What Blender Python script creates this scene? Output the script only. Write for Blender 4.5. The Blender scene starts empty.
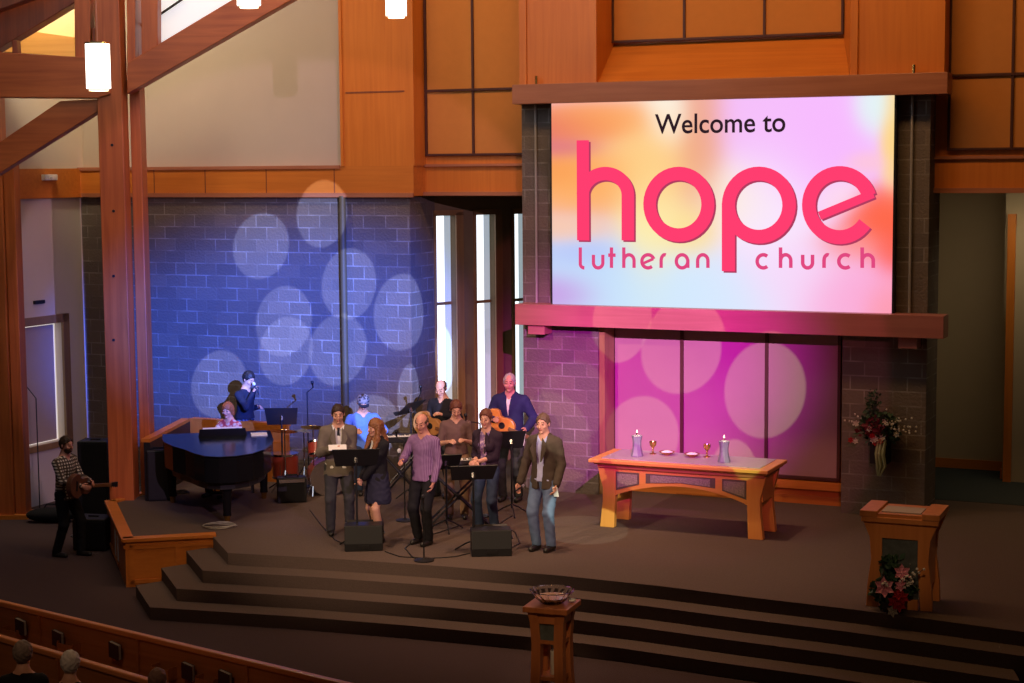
import bpy, math, random
import numpy as np
from mathutils import Vector, Matrix, Euler
random.seed(7)
S = bpy.context.scene
COL = S.collection
PI = math.pi
# ------------------------------------------------------------------ camera
F = 1745.0
HC = 5.64
up_c = Vector((-139, 17360, F)).normalized()
fw_c = (Vector((0, 0, -1)) - up_c * Vector((0, 0, -1)).dot(up_c)).normalized()
rt_c = fw_c.cross(up_c).normalized()
ROT = Matrix((rt_c, fw_c, up_c))          # camera vector -> world vector
CAM = Vector((0, 0, HC))
cam = bpy.data.cameras.new('camera'); cam_o = bpy.data.objects.new('camera', cam); COL.objects.link(cam_o)
cam.sensor_width = 36; cam.lens = 36 * F / 1024; cam.clip_end = 200
cam_o.matrix_world = Matrix.Translation(CAM) @ ROT.to_4x4()
S.camera = cam_o
S.view_settings.view_transform = 'Standard'; S.view_settings.look = 'None'
S.view_settings.gamma = 1; S.view_settings.use_curve_mapping = False
S.view_settings.exposure = 0.0
# survey helpers: sight line through a point of the photograph, met with a real plane of the room
def ray(x, y):
    return ROT @ Vector(((x - 512) / F, -(y - 341.5) / F, -1))
def on_z(x, y, z):
    d = ray(x, y); t = (z - HC) / d.z
    return CAM + d * t
def on_y(x, y, D):
    d = ray(x, y); return CAM + d * (D / d.y)
ST = 0.64                                  # stage height
_l = ray(-3300, 197)
UX = -Vector((_l.x, _l.y, 0)).normalized()                    # along the back wall, to the right
UY = Vector((-UX.y, UX.x, 0))                                 # away from the audience
WO = on_z(575, 492.7, ST); WO.z = 0
WM = Matrix(((UX.x, UY.x, 0, WO.x), (UX.y, UY.y, 0, WO.y), (0, 0, 1, 0), (0, 0, 0, 1)))
WI = WM.inverted()
def wp(x, y, dep=0.0):                     # photograph point -> (along wall, height) on the wall plane
    o = WI @ CAM; d = WI.to_3x3() @ ray(x, y)
    t = (dep - o.y) / d.y; p = o + d * t
    return p.x, p.z
def WW(u, dep, z): return WM @ Vector((u, dep, z))
# ------------------------------------------------------------------ light
W = bpy.data.worlds.new('world'); S.world = W; W.use_nodes = True
W.node_tree.nodes['Background'].inputs[0].default_value = (1.0, 0.55, 0.33, 1)
W.node_tree.nodes['Background'].inputs[1].default_value = 0.026
def aim(o, target):
    d = Vector(target) - o.location
    o.rotation_euler = d.to_track_quat('-Z', 'Y').to_euler()
def spot(name, loc, target, watts, col, deg, blend=.5, size=.15):
    l = bpy.data.lights.new(name, 'SPOT'); l.energy = watts; l.color = col
    l.spot_size = math.radians(deg); l.spot_blend = blend; l.shadow_soft_size = size
    o = bpy.data.objects.new(name, l); COL.objects.link(o); o.location = loc; aim(o, target); return o
def area(name, loc, target, watts, col, sx, sy):
    l = bpy.data.lights.new(name, 'AREA'); l.energy = watts; l.color = col; l.shape = 'RECTANGLE'
    l.size = sx; l.size_y = sy
    o = bpy.data.objects.new(name, l); COL.objects.link(o); o.location = loc; aim(o, target); return o
WARM = (1, .70, .42)
STG = on_z(440, 533, ST) + Vector((0, 0, 1.0))
spot('stage_spot', (-9, 9, 11), STG + Vector((0, .6, 0)), 6800, (1, .68, .42), 21, .6)
spot('stage_spot', (7, 8, 11), STG + Vector((.4, .3, 0)), 2600, (1, .70, .46), 21, .6)
spot('altar_spot', (-3, 6, 8.5), on_z(686, 534, ST) + Vector((0, 0, .5)), 2500, (1, .60, .26), 7.5, .7)
spot('floor_wash', (0, 21.5, 13), on_z(600, 560, ST), 2000, (1, .62, .4), 40, .9)
spot('lectern_fill', (2, 8, 9), on_z(905, 606, ST) + Vector((0, 0, .6)), 900, (1, .66, .40), 6.5, .9)  # added fill without a fixture, lifts the lectern
spot('font_fill', (0, 6, 10), on_z(552, 640, .6), 1500, (1, .64, .36), 5, .9)  # unseen narrow fill put in to brighten the font
spot('kerb_fill', (-1, 8, 10), on_z(160, 560, .4), 1700, (1, .62, .30), 8, .9)  # extra fill added so the kerb front comes up brighter
spot('pew_fill', (-5, 8, 11), on_z(120, 650, .8), 500, (1, .6, .35), 26, 1)  # added soft fill over the pew rails, no fixture modelled
spot('piano_fill', (2, 12, 11), Vector(on_z(231, 488, ST)) + Vector((0, 0, .9)), 420, (1, .66, .38), 6, .9)  # extra narrow fill added where the stage spots miss the pianist
area('wood_wash_center', WW(3, -5, 12.5), WW(2.6, 0, 8.2), 400, (1, .54, .21), 8, 1.0)
area('wood_wash_left', WW(-4.4, -4.5, 12.5), WW(-4, 0, 8.0), 190, (1, .58, .26), 4, 1.0)
area('clerestory_daylight', on_y(150, -160, 21), on_y(250, 60, 29), 130, (.62, .78, 1.0), 7, 4)

spot('sunbeam', (-7, 9, 9), on_z(626, 503, ST) + Vector((0, 0, .28)), 420, (1, .96, .85), 1.0, .2, .01)
def gobo_light(name, loc, center, watts, deg, base, fall, discs):
    """projector with a slide: coloured field that fades outwards, with paler round spots"""
    o = spot(name, loc, center, watts, (1, 1, 1), deg, .12, .012)
    bpy.context.view_layer.update()
    inv = (Matrix.Translation(o.location) @ o.rotation_euler.to_matrix().to_4x4()).inverted()
    l = o.data; l.use_nodes = True; nt = l.node_tree; em = nt.nodes['Emission']
    N = nt.nodes.new; K = nt.links.new
    tc = N('ShaderNodeTexCoord'); sp = N('ShaderNodeSeparateXYZ'); K(tc.outputs['Normal'], sp.inputs[0])
    def m(op, a, b=None, c=None):
        n = N('ShaderNodeMath'); n.operation = op
        for i, v in enumerate((a, b, c)):
            if v is None: continue
            if isinstance(v, (int, float)): n.inputs[i].default_value = v
            else: K(v, n.inputs[i])
        return n.outputs[0]
    az = m('ABSOLUTE', sp.outputs[2])
    u = m('DIVIDE', sp.outputs[0], az); v = m('DIVIDE', sp.outputs[1], az)
    def uv(p):
        q = inv @ Vector(p); return q.x / -q.z, q.y / -q.z
    def dist(cu, cv, ru, rv):
        a = m('DIVIDE', m('SUBTRACT', u, cu), ru); b = m('DIVIDE', m('SUBTRACT', v, cv), rv)
        return m('SQRT', m('ADD', m('MULTIPLY', a, a), m('MULTIPLY', b, b)))
    def mixc(fac, a, b):
        n = N('ShaderNodeMix'); n.data_type = 'RGBA'
        K(fac, n.inputs[0])
        for i, q in ((6, a), (7, b)):
            if isinstance(q, tuple): n.inputs[i].default_value = (*q, 1)
            else: K(q, n.inputs[i])
        return n.outputs[2]
    cu, cv = uv(fall[0]); f = dist(cu, cv, fall[1], fall[2])
    mr = N('ShaderNodeMapRange'); mr.interpolation_type = 'SMOOTHSTEP'
    K(f, mr.inputs[0]); mr.inputs[1].default_value = .35; mr.inputs[2].default_value = 1.0
    mr.inputs[3].default_value = 1; mr.inputs[4].default_value = 0
    fade = mr.outputs[0]
    c = mixc(fade, fall[3], base)
    for (p, rw, rh, col, am) in discs:
        du, dv = uv(p); L = (Vector(p) - o.location).length
        dd = dist(du, dv, rw / L, rh / L)
        mr = N('ShaderNodeMapRange'); K(dd, mr.inputs[0])
        mr.inputs[1].default_value = .97; mr.inputs[2].default_value = 1.03
        mr.inputs[3].default_value = am; mr.inputs[4].default_value = 0
        n = N('ShaderNodeMix'); n.data_type = 'RGBA'; n.blend_type = 'ADD'
        K(mr.outputs[0], n.inputs[0]); K(c, n.inputs[6]); n.inputs[7].default_value = (*col, 1)
        c = n.outputs[2]
    K(c, em.inputs[0]); em.inputs[1].default_value = 1
    return o
def wallpt(x, y, dep=0.0):
    u, z = wp(x, y, dep); return WW(u, dep, z)
PB = (.10, .13, .27)
bl = [((261, 246), 29, 34), ((322, 214), 26, 34), ((349, 284), 28, 36), ((402, 312), 29, 38), ((284, 321), 29, 36),
      ((286, 351), 28, 35), ((338, 350), 30, 36), ((219, 384), 29, 35), ((368, 428), 33, 33), ((411, 398), 14, 34), ((462, 345), 14, 32)]
gobo_light('projector_blue', (5.5, 1.5, 9.6), wallpt(285, 320), 270000, 17, (.022, .086, .66),
           (wallpt(262, 332), .125, .078, (.020, .012, .018)),
           [(wallpt(*p), a / 74, b / 64, PB, .9) for p, a, b in bl])
mg = [((681, 351), 40, 41, .5), ((765, 390), 40, 45, .5), ((641, 438), 38, 40, .5), ((733, 478), 24, 36, .5), ((618, 328), 30, 34, .5),
      ((573, 402), 34, 38, .0), ((548, 450), 42, 60, .0)]
gobo_light('projector_magenta', (1.8, 2, 9.4), wallpt(655, 390), 92000, 16, (.42, .012, .46),
           (wallpt(650, 372, .3), .116, .104, (.03, .006, .01)),
           [(wallpt(*p, .5), a / 68, b / 65, (.08, .15, .05), k*2.0) for p, a, b, k in mg if k] +
           [(wallpt(573, 402), 32 / 62, 38 / 62, (.10, .12, .10), .6), (wallpt(546, 452), 42 / 62, 55 / 62, (.20, .19, .12), .5),
            (on_z(583, 530, ST), .62, .36, (.20, .22, .16), .8)])
# ------------------------------------------------------------------ materials
def lin(r, g, b):
    f = lambda c: (c / 255) / 12.92 if c <= 10 else ((c / 255 + .055) / 1.055) ** 2.4
    return (f(r), f(g), f(b))
_m = {}
def base_mat(name):
    m = bpy.data.materials.new(name); m.use_nodes = True
    return m, m.node_tree, m.node_tree.nodes['Principled BSDF']
def mat(name, col, rough=.6, metal=0, var=.12, scale=30, bump=.0, spec=.4, emit=None, es=1, trans=0, coat=0):
    if name in _m: return _m[name]
    m, nt, b = base_mat(name)
    tc = nt.nodes.new('ShaderNodeTexCoord'); no = nt.nodes.new('ShaderNodeTexNoise'); no.inputs['Scale'].default_value = scale
    no.inputs['Detail'].default_value = 3
    nt.links.new(tc.outputs['Object'], no.inputs['Vector'])
    mx = nt.nodes.new('ShaderNodeMix'); mx.data_type = 'RGBA'
    mx.inputs[6].default_value = (*[c * (1 - var) for c in col], 1); mx.inputs[7].default_value = (*[min(1, c * (1 + var)) for c in col], 1)
    nt.links.new(no.outputs[0], mx.inputs[0]); nt.links.new(mx.outputs[2], b.inputs['Base Color'])
    b.inputs['Roughness'].default_value = rough; b.inputs['Metallic'].default_value = metal
    b.inputs['Specular IOR Level'].default_value = spec
    if coat: b.inputs['Coat Weight'].default_value = coat
    if trans: b.inputs['Transmission Weight'].default_value = trans; b.inputs['IOR'].default_value = 1.45
    if bump:
        bp = nt.nodes.new('ShaderNodeBump'); bp.inputs['Strength'].default_value = bump; bp.inputs['Distance'].default_value = .02
        nt.links.new(no.outputs[0], bp.inputs['Height']); nt.links.new(bp.outputs[0], b.inputs['Normal'])
    if emit:
        b.inputs['Emission Color'].default_value = (*emit, 1); b.inputs['Emission Strength'].default_value = es
    _m[name] = m; return m
def wood(name, c1, c2, grain='z', rough=.42, sc=1.0):
    if name in _m: return _m[name]
    m, nt, b = base_mat(name); N = nt.nodes.new; K = nt.links.new
    tc = N('ShaderNodeTexCoord'); mp = N('ShaderNodeMapping')
    mp.inputs['Scale'].default_value = {'z': (14 * sc, 14 * sc, .7), 'x': (.7, 14 * sc, 14 * sc), 'y': (14 * sc, .7, 14 * sc)}[grain]
    K(tc.outputs['Object'], mp.inputs[0])
    no = N('ShaderNodeTexNoise'); no.inputs['Scale'].default_value = 1; no.inputs['Detail'].default_value = 6; no.inputs['Distortion'].default_value = .6
    K(mp.outputs[0], no.inputs['Vector'])
    n2 = N('ShaderNodeTexNoise'); n2.inputs['Scale'].default_value = 1.1; K(tc.outputs['Object'], n2.inputs['Vector'])
    ad = N('ShaderNodeMath'); ad.operation = 'MULTIPLY_ADD'; K(n2.outputs[0], ad.inputs[0]); ad.inputs[1].default_value = .5
    K(no.outputs[0], ad.inputs[2])
    cr = N('ShaderNodeValToRGB'); cr.color_ramp.elements[0].position = .45; cr.color_ramp.elements[1].position = .95
    cr.color_ramp.elements[0].color = (*c2, 1); cr.color_ramp.elements[1].color = (*c1, 1)
    K(ad.outputs[0], cr.inputs[0]); K(cr.outputs[0], b.inputs['Base Color'])
    b.inputs['Roughness'].default_value = rough
    _m[name] = m; return m
def block_mat():
    m, nt, b = base_mat('split_face_block'); N = nt.nodes.new; K = nt.links.new
    tc = N('ShaderNodeTexCoord'); sp = N('ShaderNodeSeparateXYZ'); K(tc.outputs['Object'], sp.inputs[0])
    ad = N('ShaderNodeMath'); ad.operation = 'ADD'; K(sp.outputs[0], ad.inputs[0]); K(sp.outputs[1], ad.inputs[1])
    cb = N('ShaderNodeCombineXYZ'); K(ad.outputs[0], cb.inputs[0]); K(sp.outputs[2], cb.inputs[1])
    nz = N('ShaderNodeTexNoise'); nz.inputs['Scale'].default_value = 2.2; K(tc.outputs['Object'], nz.inputs['Vector'])
    br = N('ShaderNodeTexBrick'); K(cb.outputs[0], br.inputs['Vector'])
    br.inputs['Scale'].default_value = 1; br.inputs['Brick Width'].default_value = .405; br.inputs['Row Height'].default_value = .203
    br.inputs['Mortar Size'].default_value = .011; br.inputs['Mortar Smooth'].default_value = .3; br.inputs['Bias'].default_value = 0
    br.inputs['Color1'].default_value = (.105, .085, .075, 1); br.inputs['Color2'].default_value = (.15, .115, .10, 1)
    br.inputs['Mortar'].default_value = (.36, .33, .31, 1)
    # mortar shows stronger in some places than others
    rp = N('ShaderNodeValToRGB'); rp.color_ramp.elements[0].position = .42; rp.color_ramp.elements[1].position = .62; K(nz.outputs[0], rp.inputs[0])
    mu = N('ShaderNodeMath'); mu.operation = 'MULTIPLY'; K(br.outputs['Fac'], mu.inputs[0])
    ma = N('ShaderNodeMath'); ma.operation = 'MULTIPLY_ADD'; K(rp.outputs[0], ma.inputs[0]); ma.inputs[1].default_value = .8; ma.inputs[2].default_value = .12
    K(ma.outputs[0], mu.inputs[1])
    br2 = N('ShaderNodeTexBrick'); K(cb.outputs[0], br2.inputs['Vector'])
    for k in ('Brick Width', 'Row Height'): br2.inputs[k].default_value = br.inputs[k].default_value
    br2.inputs['Scale'].default_value = 1; br2.inputs['Mortar Size'].default_value = 0
    br2.inputs['Color1'].default_value = (.115, .090, .078, 1); br2.inputs['Color2'].default_value = (.155, .118, .095, 1)
    mx = N('ShaderNodeMix'); mx.data_type = 'RGBA'; K(mu.outputs[0], mx.inputs[0]); K(br2.outputs['Color'], mx.inputs[6])
    mx.inputs[7].default_value = (.26, .23, .21, 1)
    n2 = N('ShaderNodeTexNoise'); n2.inputs['Scale'].default_value = 26; n2.inputs['Detail'].default_value = 4; K(tc.outputs['Object'], n2.inputs['Vector'])
    K(mx.outputs[2], b.inputs['Base Color']); b.inputs['Roughness'].default_value = .9
    bp = N('ShaderNodeBump'); bp.inputs['Strength'].default_value = .5; bp.inputs['Distance'].default_value = .03
    K(n2.outputs[0], bp.inputs['Height']); K(bp.outputs[0], b.inputs['Normal'])
    return m
BLOCK = block_mat()
MAPLE = wood('honey_wood', (.62, .195, .028), (.52, .145, .018))
MAPLEX = wood('honey_wood_flat', (.60, .19, .028), (.48, .135, .018), 'x')
BEAMW = wood('beam_wood', (.42, .16, .085), (.32, .11, .055), 'x')
TIMBER = wood('timber', (.52, .135, .032), (.31, .065, .014), 'z', .45)
TIMBERX = wood('timber_flat', (.52, .135, .032), (.31, .065, .014), 'x', .45)
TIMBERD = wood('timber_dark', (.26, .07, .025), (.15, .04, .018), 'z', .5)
OAK = wood('altar_oak', (.80, .40, .09), (.70, .31, .06), 'x', .35)
OAKZ = wood('altar_oak_upright', (.80, .40, .09), (.70, .31, .06), 'z', .35)
PEWW = wood('pew_wood', (.42, .15, .05), (.28, .09, .03), 'x', .4)
FONTW = wood('font_wood', (.50, .17, .055), (.36, .11, .035), 'z', .4)
PLASTER = mat('cream_plaster', (.46, .385, .33), .85, var=.03, scale=3)
PLASTERW = mat('pale_plaster', (.60, .52, .45), .85, var=.04, scale=2)
PLASTERD = mat('hall_plaster', (.46, .37, .26), .85, var=.03, scale=3)
CARPET = mat('brown_carpet', (.115, .082, .072), .95, var=.22, scale=60, bump=.3, spec=.1)
CARPETD = mat('dark_carpet', (.065, .042, .044), .95, var=.25, scale=60, bump=.3, spec=.1)
CARPETB = mat('blue_carpet', (.045, .055, .06), .95, var=.2, scale=60, bump=.3, spec=.1)
FABRIC = mat('tan_panel_fabric', (.54, .205, .045), .85, var=.06, scale=8)
MUNTIN = mat('oxblood_frame', (.07, .02, .015), .5)
BLACK = mat('satin_black', (.012, .012, .014), .45, var=.1)
PIANOB = mat('piano_black', (.006, .006, .008), .16, var=0, spec=.12)
CHROME = mat('chrome', (.75, .75, .76), .18, 1)
METAL = mat('dark_metal', (.05, .05, .055), .4, .8)
GRILLE = mat('pale_grille', (.55, .55, .58), .5)
BRASS = mat('brass', (.75, .48, .14), .25, 1)
PEWTER = mat('pewter', (.30, .32, .36), .45, .3)
PAPER = mat('paper', (.85, .85, .82), .8, var=.03)
GLASSW = mat('frosted_lamp_glass', (.9, .88, .8), .5, var=0, emit=(1, .93, .78), es=3.2)
WINLIT = mat('daylit_glass', (.8, .85, .9), .3, var=0, emit=(.86, .95, 1.0), es=1.5)
WHITEF = mat('white_panel', (.75, .73, .7), .6)
CONDUIT = mat('grey_conduit', (.32, .29, .27), .5)
# ------------------------------------------------------------------ mesh helpers
class MB:
    def __init__(s): s.v = []; s.f = []; s.m = []; s.c = 0
    def add(s, vs, fs, T=None):
        o = len(s.v)
        s.v += [tuple(T @ Vector(p)) if T else tuple(p) for p in vs]
        s.f += [tuple(i + o for i in f) for f in fs]; s.m += [s.c] * len(fs); return s
    def box(s, x0, x1, y0, y1, z0, z1, T=None):
        if x0 > x1: x0, x1 = x1, x0
        if y0 > y1: y0, y1 = y1, y0
        if z0 > z1: z0, z1 = z1, z0
        return s.add([(x0,y0,z0),(x1,y0,z0),(x1,y1,z0),(x0,y1,z0),(x0,y0,z1),(x1,y0,z1),(x1,y1,z1),(x0,y1,z1)],
                     [(0,3,2,1),(4,5,6,7),(0,1,5,4),(1,2,6,5),(2,3,7,6),(3,0,4,7)], T)
    def cb(s, c, size, T=None):
        return s.box(c[0]-size[0]/2, c[0]+size[0]/2, c[1]-size[1]/2, c[1]+size[1]/2, c[2]-size[2]/2, c[2]+size[2]/2, T)
    def prism(s, pts, z0, z1, T=None):
        n = len(pts); a = sum(pts[i][0]*pts[(i+1)%n][1]-pts[(i+1)%n][0]*pts[i][1] for i in range(n))
        if a < 0: pts = pts[::-1]
        return s.add([(x,y,z0) for x,y in pts]+[(x,y,z1) for x,y in pts],
                     [tuple(range(n-1,-1,-1)), tuple(range(n,2*n))]+[(i,(i+1)%n,n+(i+1)%n,n+i) for i in range(n)], T)
    def xprism(s, pts, y0, y1, T=None):     # outline in x,z ; thickness along y
        R = Matrix(((1,0,0,0),(0,0,-1,0),(0,1,0,0),(0,0,0,1)))
        return s.prism(pts, -y1, -y0, (T @ R) if T else R)
    def tube(s, path, r, n=8, caps=True, T=None):
        path = [Vector(p) for p in path]; rs = r if isinstance(r, (list, tuple)) else [r]*len(path)
        vs = []; fs = []; prev = None
        for i, p in enumerate(path):
            d = (path[min(i+1, len(path)-1)] - path[max(i-1, 0)]).normalized()
            if prev is None:
                a = d.orthogonal().normalized()
            else:
                a = (prev - d * prev.dot(d)).normalized()
            prev = a; b = d.cross(a)
            for k in range(n):
                t = 2*PI*k/n; vs.append(p + (a*math.cos(t) + b*math.sin(t))*rs[i])
        for i in range(len(path)-1):
            for k in range(n):
                k2 = (k+1)%n; fs.append((i*n+k, i*n+k2, (i+1)*n+k2, (i+1)*n+k))
        if caps:
            fs.append(tuple(range(n-1,-1,-1))); o = (len(path)-1)*n; fs.append(tuple(range(o, o+n)))
        return s.add(vs, fs, T)
    def lathe(s, prof, n=20, T=None):       # (r,z) profile
        vs = []; fs = []
        for r, z in prof:
            for k in range(n): t = 2*PI*k/n; vs.append((r*math.cos(t), r*math.sin(t), z))
        for i in range(len(prof)-1):
            for k in range(n): k2 = (k+1)%n; fs.append((i*n+k, i*n+k2, (i+1)*n+k2, (i+1)*n+k))
        fs.append(tuple(range(n-1,-1,-1))); o = (len(prof)-1)*n; fs.append(tuple(range(o,o+n)))
        return s.add(vs, fs, T)
    def ball(s, c, r, n=12, T=None):
        r = r if isinstance(r, (tuple, list)) else (r, r, r)
        vs = [(c[0], c[1], c[2]-r[2])]; fs = []; m = n//2
        for i in range(1, m):
            a = -PI/2 + PI*i/m
            for k in range(n): t = 2*PI*k/n; vs.append((c[0]+r[0]*math.cos(a)*math.cos(t), c[1]+r[1]*math.cos(a)*math.sin(t), c[2]+r[2]*math.sin(a)))
        vs.append((c[0], c[1], c[2]+r[2])); L = len(vs)-1
        for k in range(n): fs.append((0, 1+(k+1)%n, 1+k)); fs.append((L, L-n+k, L-n+(k+1)%n))
        for i in range(m-2):
            for k in range(n): k2 = (k+1)%n; fs.append((1+i*n+k, 1+i*n+k2, 1+(i+1)*n+k2, 1+(i+1)*n+k))
        return s.add(vs, fs, T)
    def build(s, name, mats, parent=None, M=None, smooth=False, bevel=0, **tags):
        me = bpy.data.meshes.new(name); me.from_pydata(s.v, [], s.f)
        for m in (mats if isinstance(mats, (list, tuple)) else [mats]): me.materials.append(m)
        me.polygons.foreach_set('material_index', s.m)
        if smooth: me.polygons.foreach_set('use_smooth', [True]*len(me.polygons))
        me.update()
        o = bpy.data.objects.new(name, me); COL.objects.link(o)
        if parent: o.parent = parent
        if M is not None: o.matrix_world = M if parent is None else o.matrix_world; 
        if M is not None and parent is not None: o.matrix_local = M
        if bevel:
            b = o.modifiers.new('bevel', 'BEVEL'); b.width = bevel; b.segments = 2; b.limit_method = 'ANGLE'
        if smooth:
            try: me.set_sharp_from_angle(angle=math.radians(40))
            except Exception: pass
        for k, v in tags.items(): o[k] = v
        return o
def thing(name, label, category, loc=(0,0,0), rz=0, group=None, M=None):
    o = bpy.data.objects.new(name, None); COL.objects.link(o); o.empty_display_size = .2
    if M is not None: o.matrix_world = M
    else: o.location = loc; o.rotation_euler = (0, 0, rz)
    o['label'] = label; o['category'] = category
    if group: o['group'] = group
    return o
def T3(x=0, y=0, z=0, rx=0, ry=0, rz=0):
    return Matrix.Translation((x, y, z)) @ Euler((rx, ry, rz)).to_matrix().to_4x4()
def copy_thing(o, label, loc=None, rz=None, group=None):
    def rec(a, par):
        c = a.copy(); COL.objects.link(c); c.parent = par
        if par is not None: c.matrix_parent_inverse = a.matrix_parent_inverse.copy()
        for ch in list(a.children): rec(ch, c)
        return c
    c = rec(o, None); c['label'] = label
    if loc is not None: c.location = loc
    if rz is not None: c.rotation_euler = (0, 0, rz)
    if group: c['group'] = group
    return c
# ------------------------------------------------------------------ setting (wall frame: x along, y away, z up)
def wbox(mb, pxl, pxr, zt, zb, y0, y1, dep=0, yref=None):
    """box between two photograph columns; zt/zb are heights"""
    yr = yref if yref is not None else 300
    return mb.box(wp(pxl, yr, dep)[0], wp(pxr, yr, dep)[0], y0, y1, zb, zt)
def struct(name, mb, m, M=WM, parent=None, smooth=False, bevel=0):
    o = mb.build(name, m, parent, M if parent is None else None, smooth, bevel)
    if parent is None: o['kind'] = 'structure'
    return o
Z = lambda x, y, dep=0: wp(x, y, dep)[1]
Ux = lambda x, y=300, dep=0: wp(x, y, dep)[0]
uC = Ux(84, 300)                       # corner with the side wall
ZB = Z(250, 196); ZF = Z(250, 167)     # wood band under the plaster
TOP = 9.6
# floor (nave) and hallway floor
struct('floor', MB().box(-16, 16, -28, 14, -.2, 0), CARPETD)
# --- stage with four steps
front = [(228, 553), (330, 558.5), (440, 566), (560, 575.5), (660, 586), (756, 598), (850, 609), (935, 620), (1040, 634)]
fp = [on_z(x, y, ST).to_2d() for x, y in front]
kA = on_z(108, 503, ST).to_2d(); kB = on_z(125, 541, ST).to_2d(); kC = on_z(216, 536, ST).to_2d()
back = on_z(213, 537, ST).to_2d()
line = [back] + fp
def offset(pl, d):
    out = []
    for i, p in enumerate(pl):
        ns = []
        for a, b in ((i-1, i), (i, i+1)):
            if a >= 0 and b < len(pl):
                t = (pl[b]-pl[a]).normalized(); ns.append(Vector((t.y, -t.x)))
        if len(ns) == 2:
            n = (ns[0]+ns[1]).normalized(); out.append(p + n*d/max(.5, n.dot(ns[0])))
        else: out.append(p + ns[0]*d)
    return out
farR = WW(9.5, 6, 0).to_2d(); farR2 = (WM @ Vector((9.5, -4.8, 0))).to_2d()
farL = (WM @ Vector((uC+.6, .9, 0))).to_2d()
def nosing(poly, z0, z1):
    return MB().prism([(p.x, p.y) for p in poly], z0, z1)
for k in range(4):
    off = offset(line, .37*k)
    if k:
        # run the side edge back until it meets the kerb front
        a, b = off[1], off[0]; t = (b-a).normalized(); off[0] = a + t*1.25
    z1 = ST - .16*k
    if k == 0:
        poly = off + [off[-1] + Vector((1.5, -.6)), farR2, farR, farL, Vector((kA.x-.2+1.2, kA.y+3.2)), kA + Vector((.6, 1.0)), kC + Vector((-.35, .3))]
        poly = off + [farR2, farR, farL, kA + Vector((.25, 1.9)), kA + Vector((.05, .02)), kB + Vector((.06, .02)), kC]
        nm = 'stage_platform'; lab = 'brown carpeted stage platform, the top level above the steps'
    else:
        poly = off + [off[-1] + Vector((.2, 1.5))] + [p + Vector((.3, 1.2)) for p in reversed(fp)] + [off[0] + Vector((.4, .3))]
        nm = 'floor_stage_step'
    o = nosing(poly, 0.0, z1).build(nm if k == 0 else 'floor', CARPET if k == 0 else CARPET, None, Matrix())
    o['kind'] = 'structure'; o.name = 'floor_stage' if k == 0 else 'floor_step'
# kerb: honey wood front of the piano platform
kt = MB()
def wallstrip(mb, a, b, z0, z1, th):
    d = (b-a).normalized(); n = Vector((d.y, -d.x))*th
    pts = [(a.x, a.y), (b.x, b.y), (b.x-n.x, b.y-n.y), (a.x-n.x, a.y-n.y)]
    return mb.prism(pts, z0, z1)
kb0 = thing('stage_kerb', 'honey wood panelled kerb with a flat cap around the raised piano corner of the stage', 'kerb', (kB.x, kB.y, 0))
kM = Matrix.Translation((-kB.x, -kB.y, 0))
def kpart(nm, mb, m, bevel=0): return mb.build(nm, m, kb0, kM, bevel=bevel)
d1 = (kC-kB).normalized(); n1 = Vector((d1.y, -d1.x)); d2 = (kB-kA).normalized(); n2 = Vector((d2.y, -d2.x))
mb = MB(); wallstrip(mb, kB, kC, 0, ST-.01, .07); wallstrip(mb, kA, kB, 0, ST-.01, .07); kpart('front_panel', mb, MAPLEX)
mb = MB(); wallstrip(mb, kB + n1*.05 - d1*.03, kC + n1*.05, ST-.015, ST+.035, .17); kpart('cap', mb, MAPLEX, .006)
mb = MB(); wallstrip(mb, kA + n2*.05 - d2*.05, kB + n2*.05, ST-.015, ST+.035, .17); kpart('cap', mb, MAPLEX, .006)
kD = on_z(163, 487, ST).to_2d(); d3 = (kD-kA).normalized(); n3 = Vector((d3.y, -d3.x))
mb = MB(); wallstrip(mb, kA, kD, ST-.015, ST+.035, -.12); kpart('cap', mb, MAPLEX, .006)
mb = MB(); wallstrip(mb, kA - n3*.02, kD - n3*.02, 0, ST-.015, -.06); kpart('side_panel', mb, MAPLEX)
mb = MB()
for a, b, nn, dd, L in ((kB, kC, n1, d1, (kC-kB).length), (kA, kB, n2, d2, (kB-kA).length)):
    for (s0, s1, z0, z1) in ((.05, L-.02, ST-.12, ST-.07), (.05, L*.62, .05, .10), (.05, .11, .05, ST-.07), (L*.55, L*.55+.05, .05, ST-.12)):
        wallstrip(mb, a + dd*s0 + nn*.02, a + dd*min(s1, L) + nn*.02, z0, z1, .025)
kpart('moulding', mb, MAPLEX)
pm = kA.lerp(kB, .42); pn = kA.lerp(kB, .62)
kpart('access_plate', wallstrip(MB(), pm + n2*.012, pn + n2*.012, .12, .5, .02), WHITEF)

# --- blue-lit block wall at the left, and the dark bit behind the post
uBR = Ux(411, 300)
mb = MB().box(uC-.4, uBR, 0, .9, 0, ZB+.1)
struct('wall_back', mb, BLOCK)
mb = MB().box(uC-.3, Ux(415, 180), -.05, .45, ZB, ZF)
fb = struct('trim_1', mb, MAPLEX)
g = MB()
for x in (156, 207, 268, 336): u = Ux(x, 180); g.box(u-.008, u+.008, -.056, -.05, ZB+.05, ZF-.03)
g.build('panel_joint', MUNTIN if False else TIMBERD, fb)
MB().box(uC-.3, Ux(415, 180), -.085, -.05, ZB-.02, ZB+.05).build('lower_moulding', BEAMW, fb)
MB().box(uC-.3, Ux(342, 180), -.075, -.05, ZF-.04, ZF+.015).build('upper_moulding', BEAMW, fb)
o = MB().tube([(Ux(344, 300, -.05), -.05, ST), (Ux(344, 300, -.05), -.05, ZB)], .055, 10).build('conduit_pipe', mat('umber_pipe', (.085, .06, .025), .6), None, WM, True)
o['label'] = 'dull brown vertical pipe running up the blue-lit block wall'; o['category'] = 'pipe'
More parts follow.
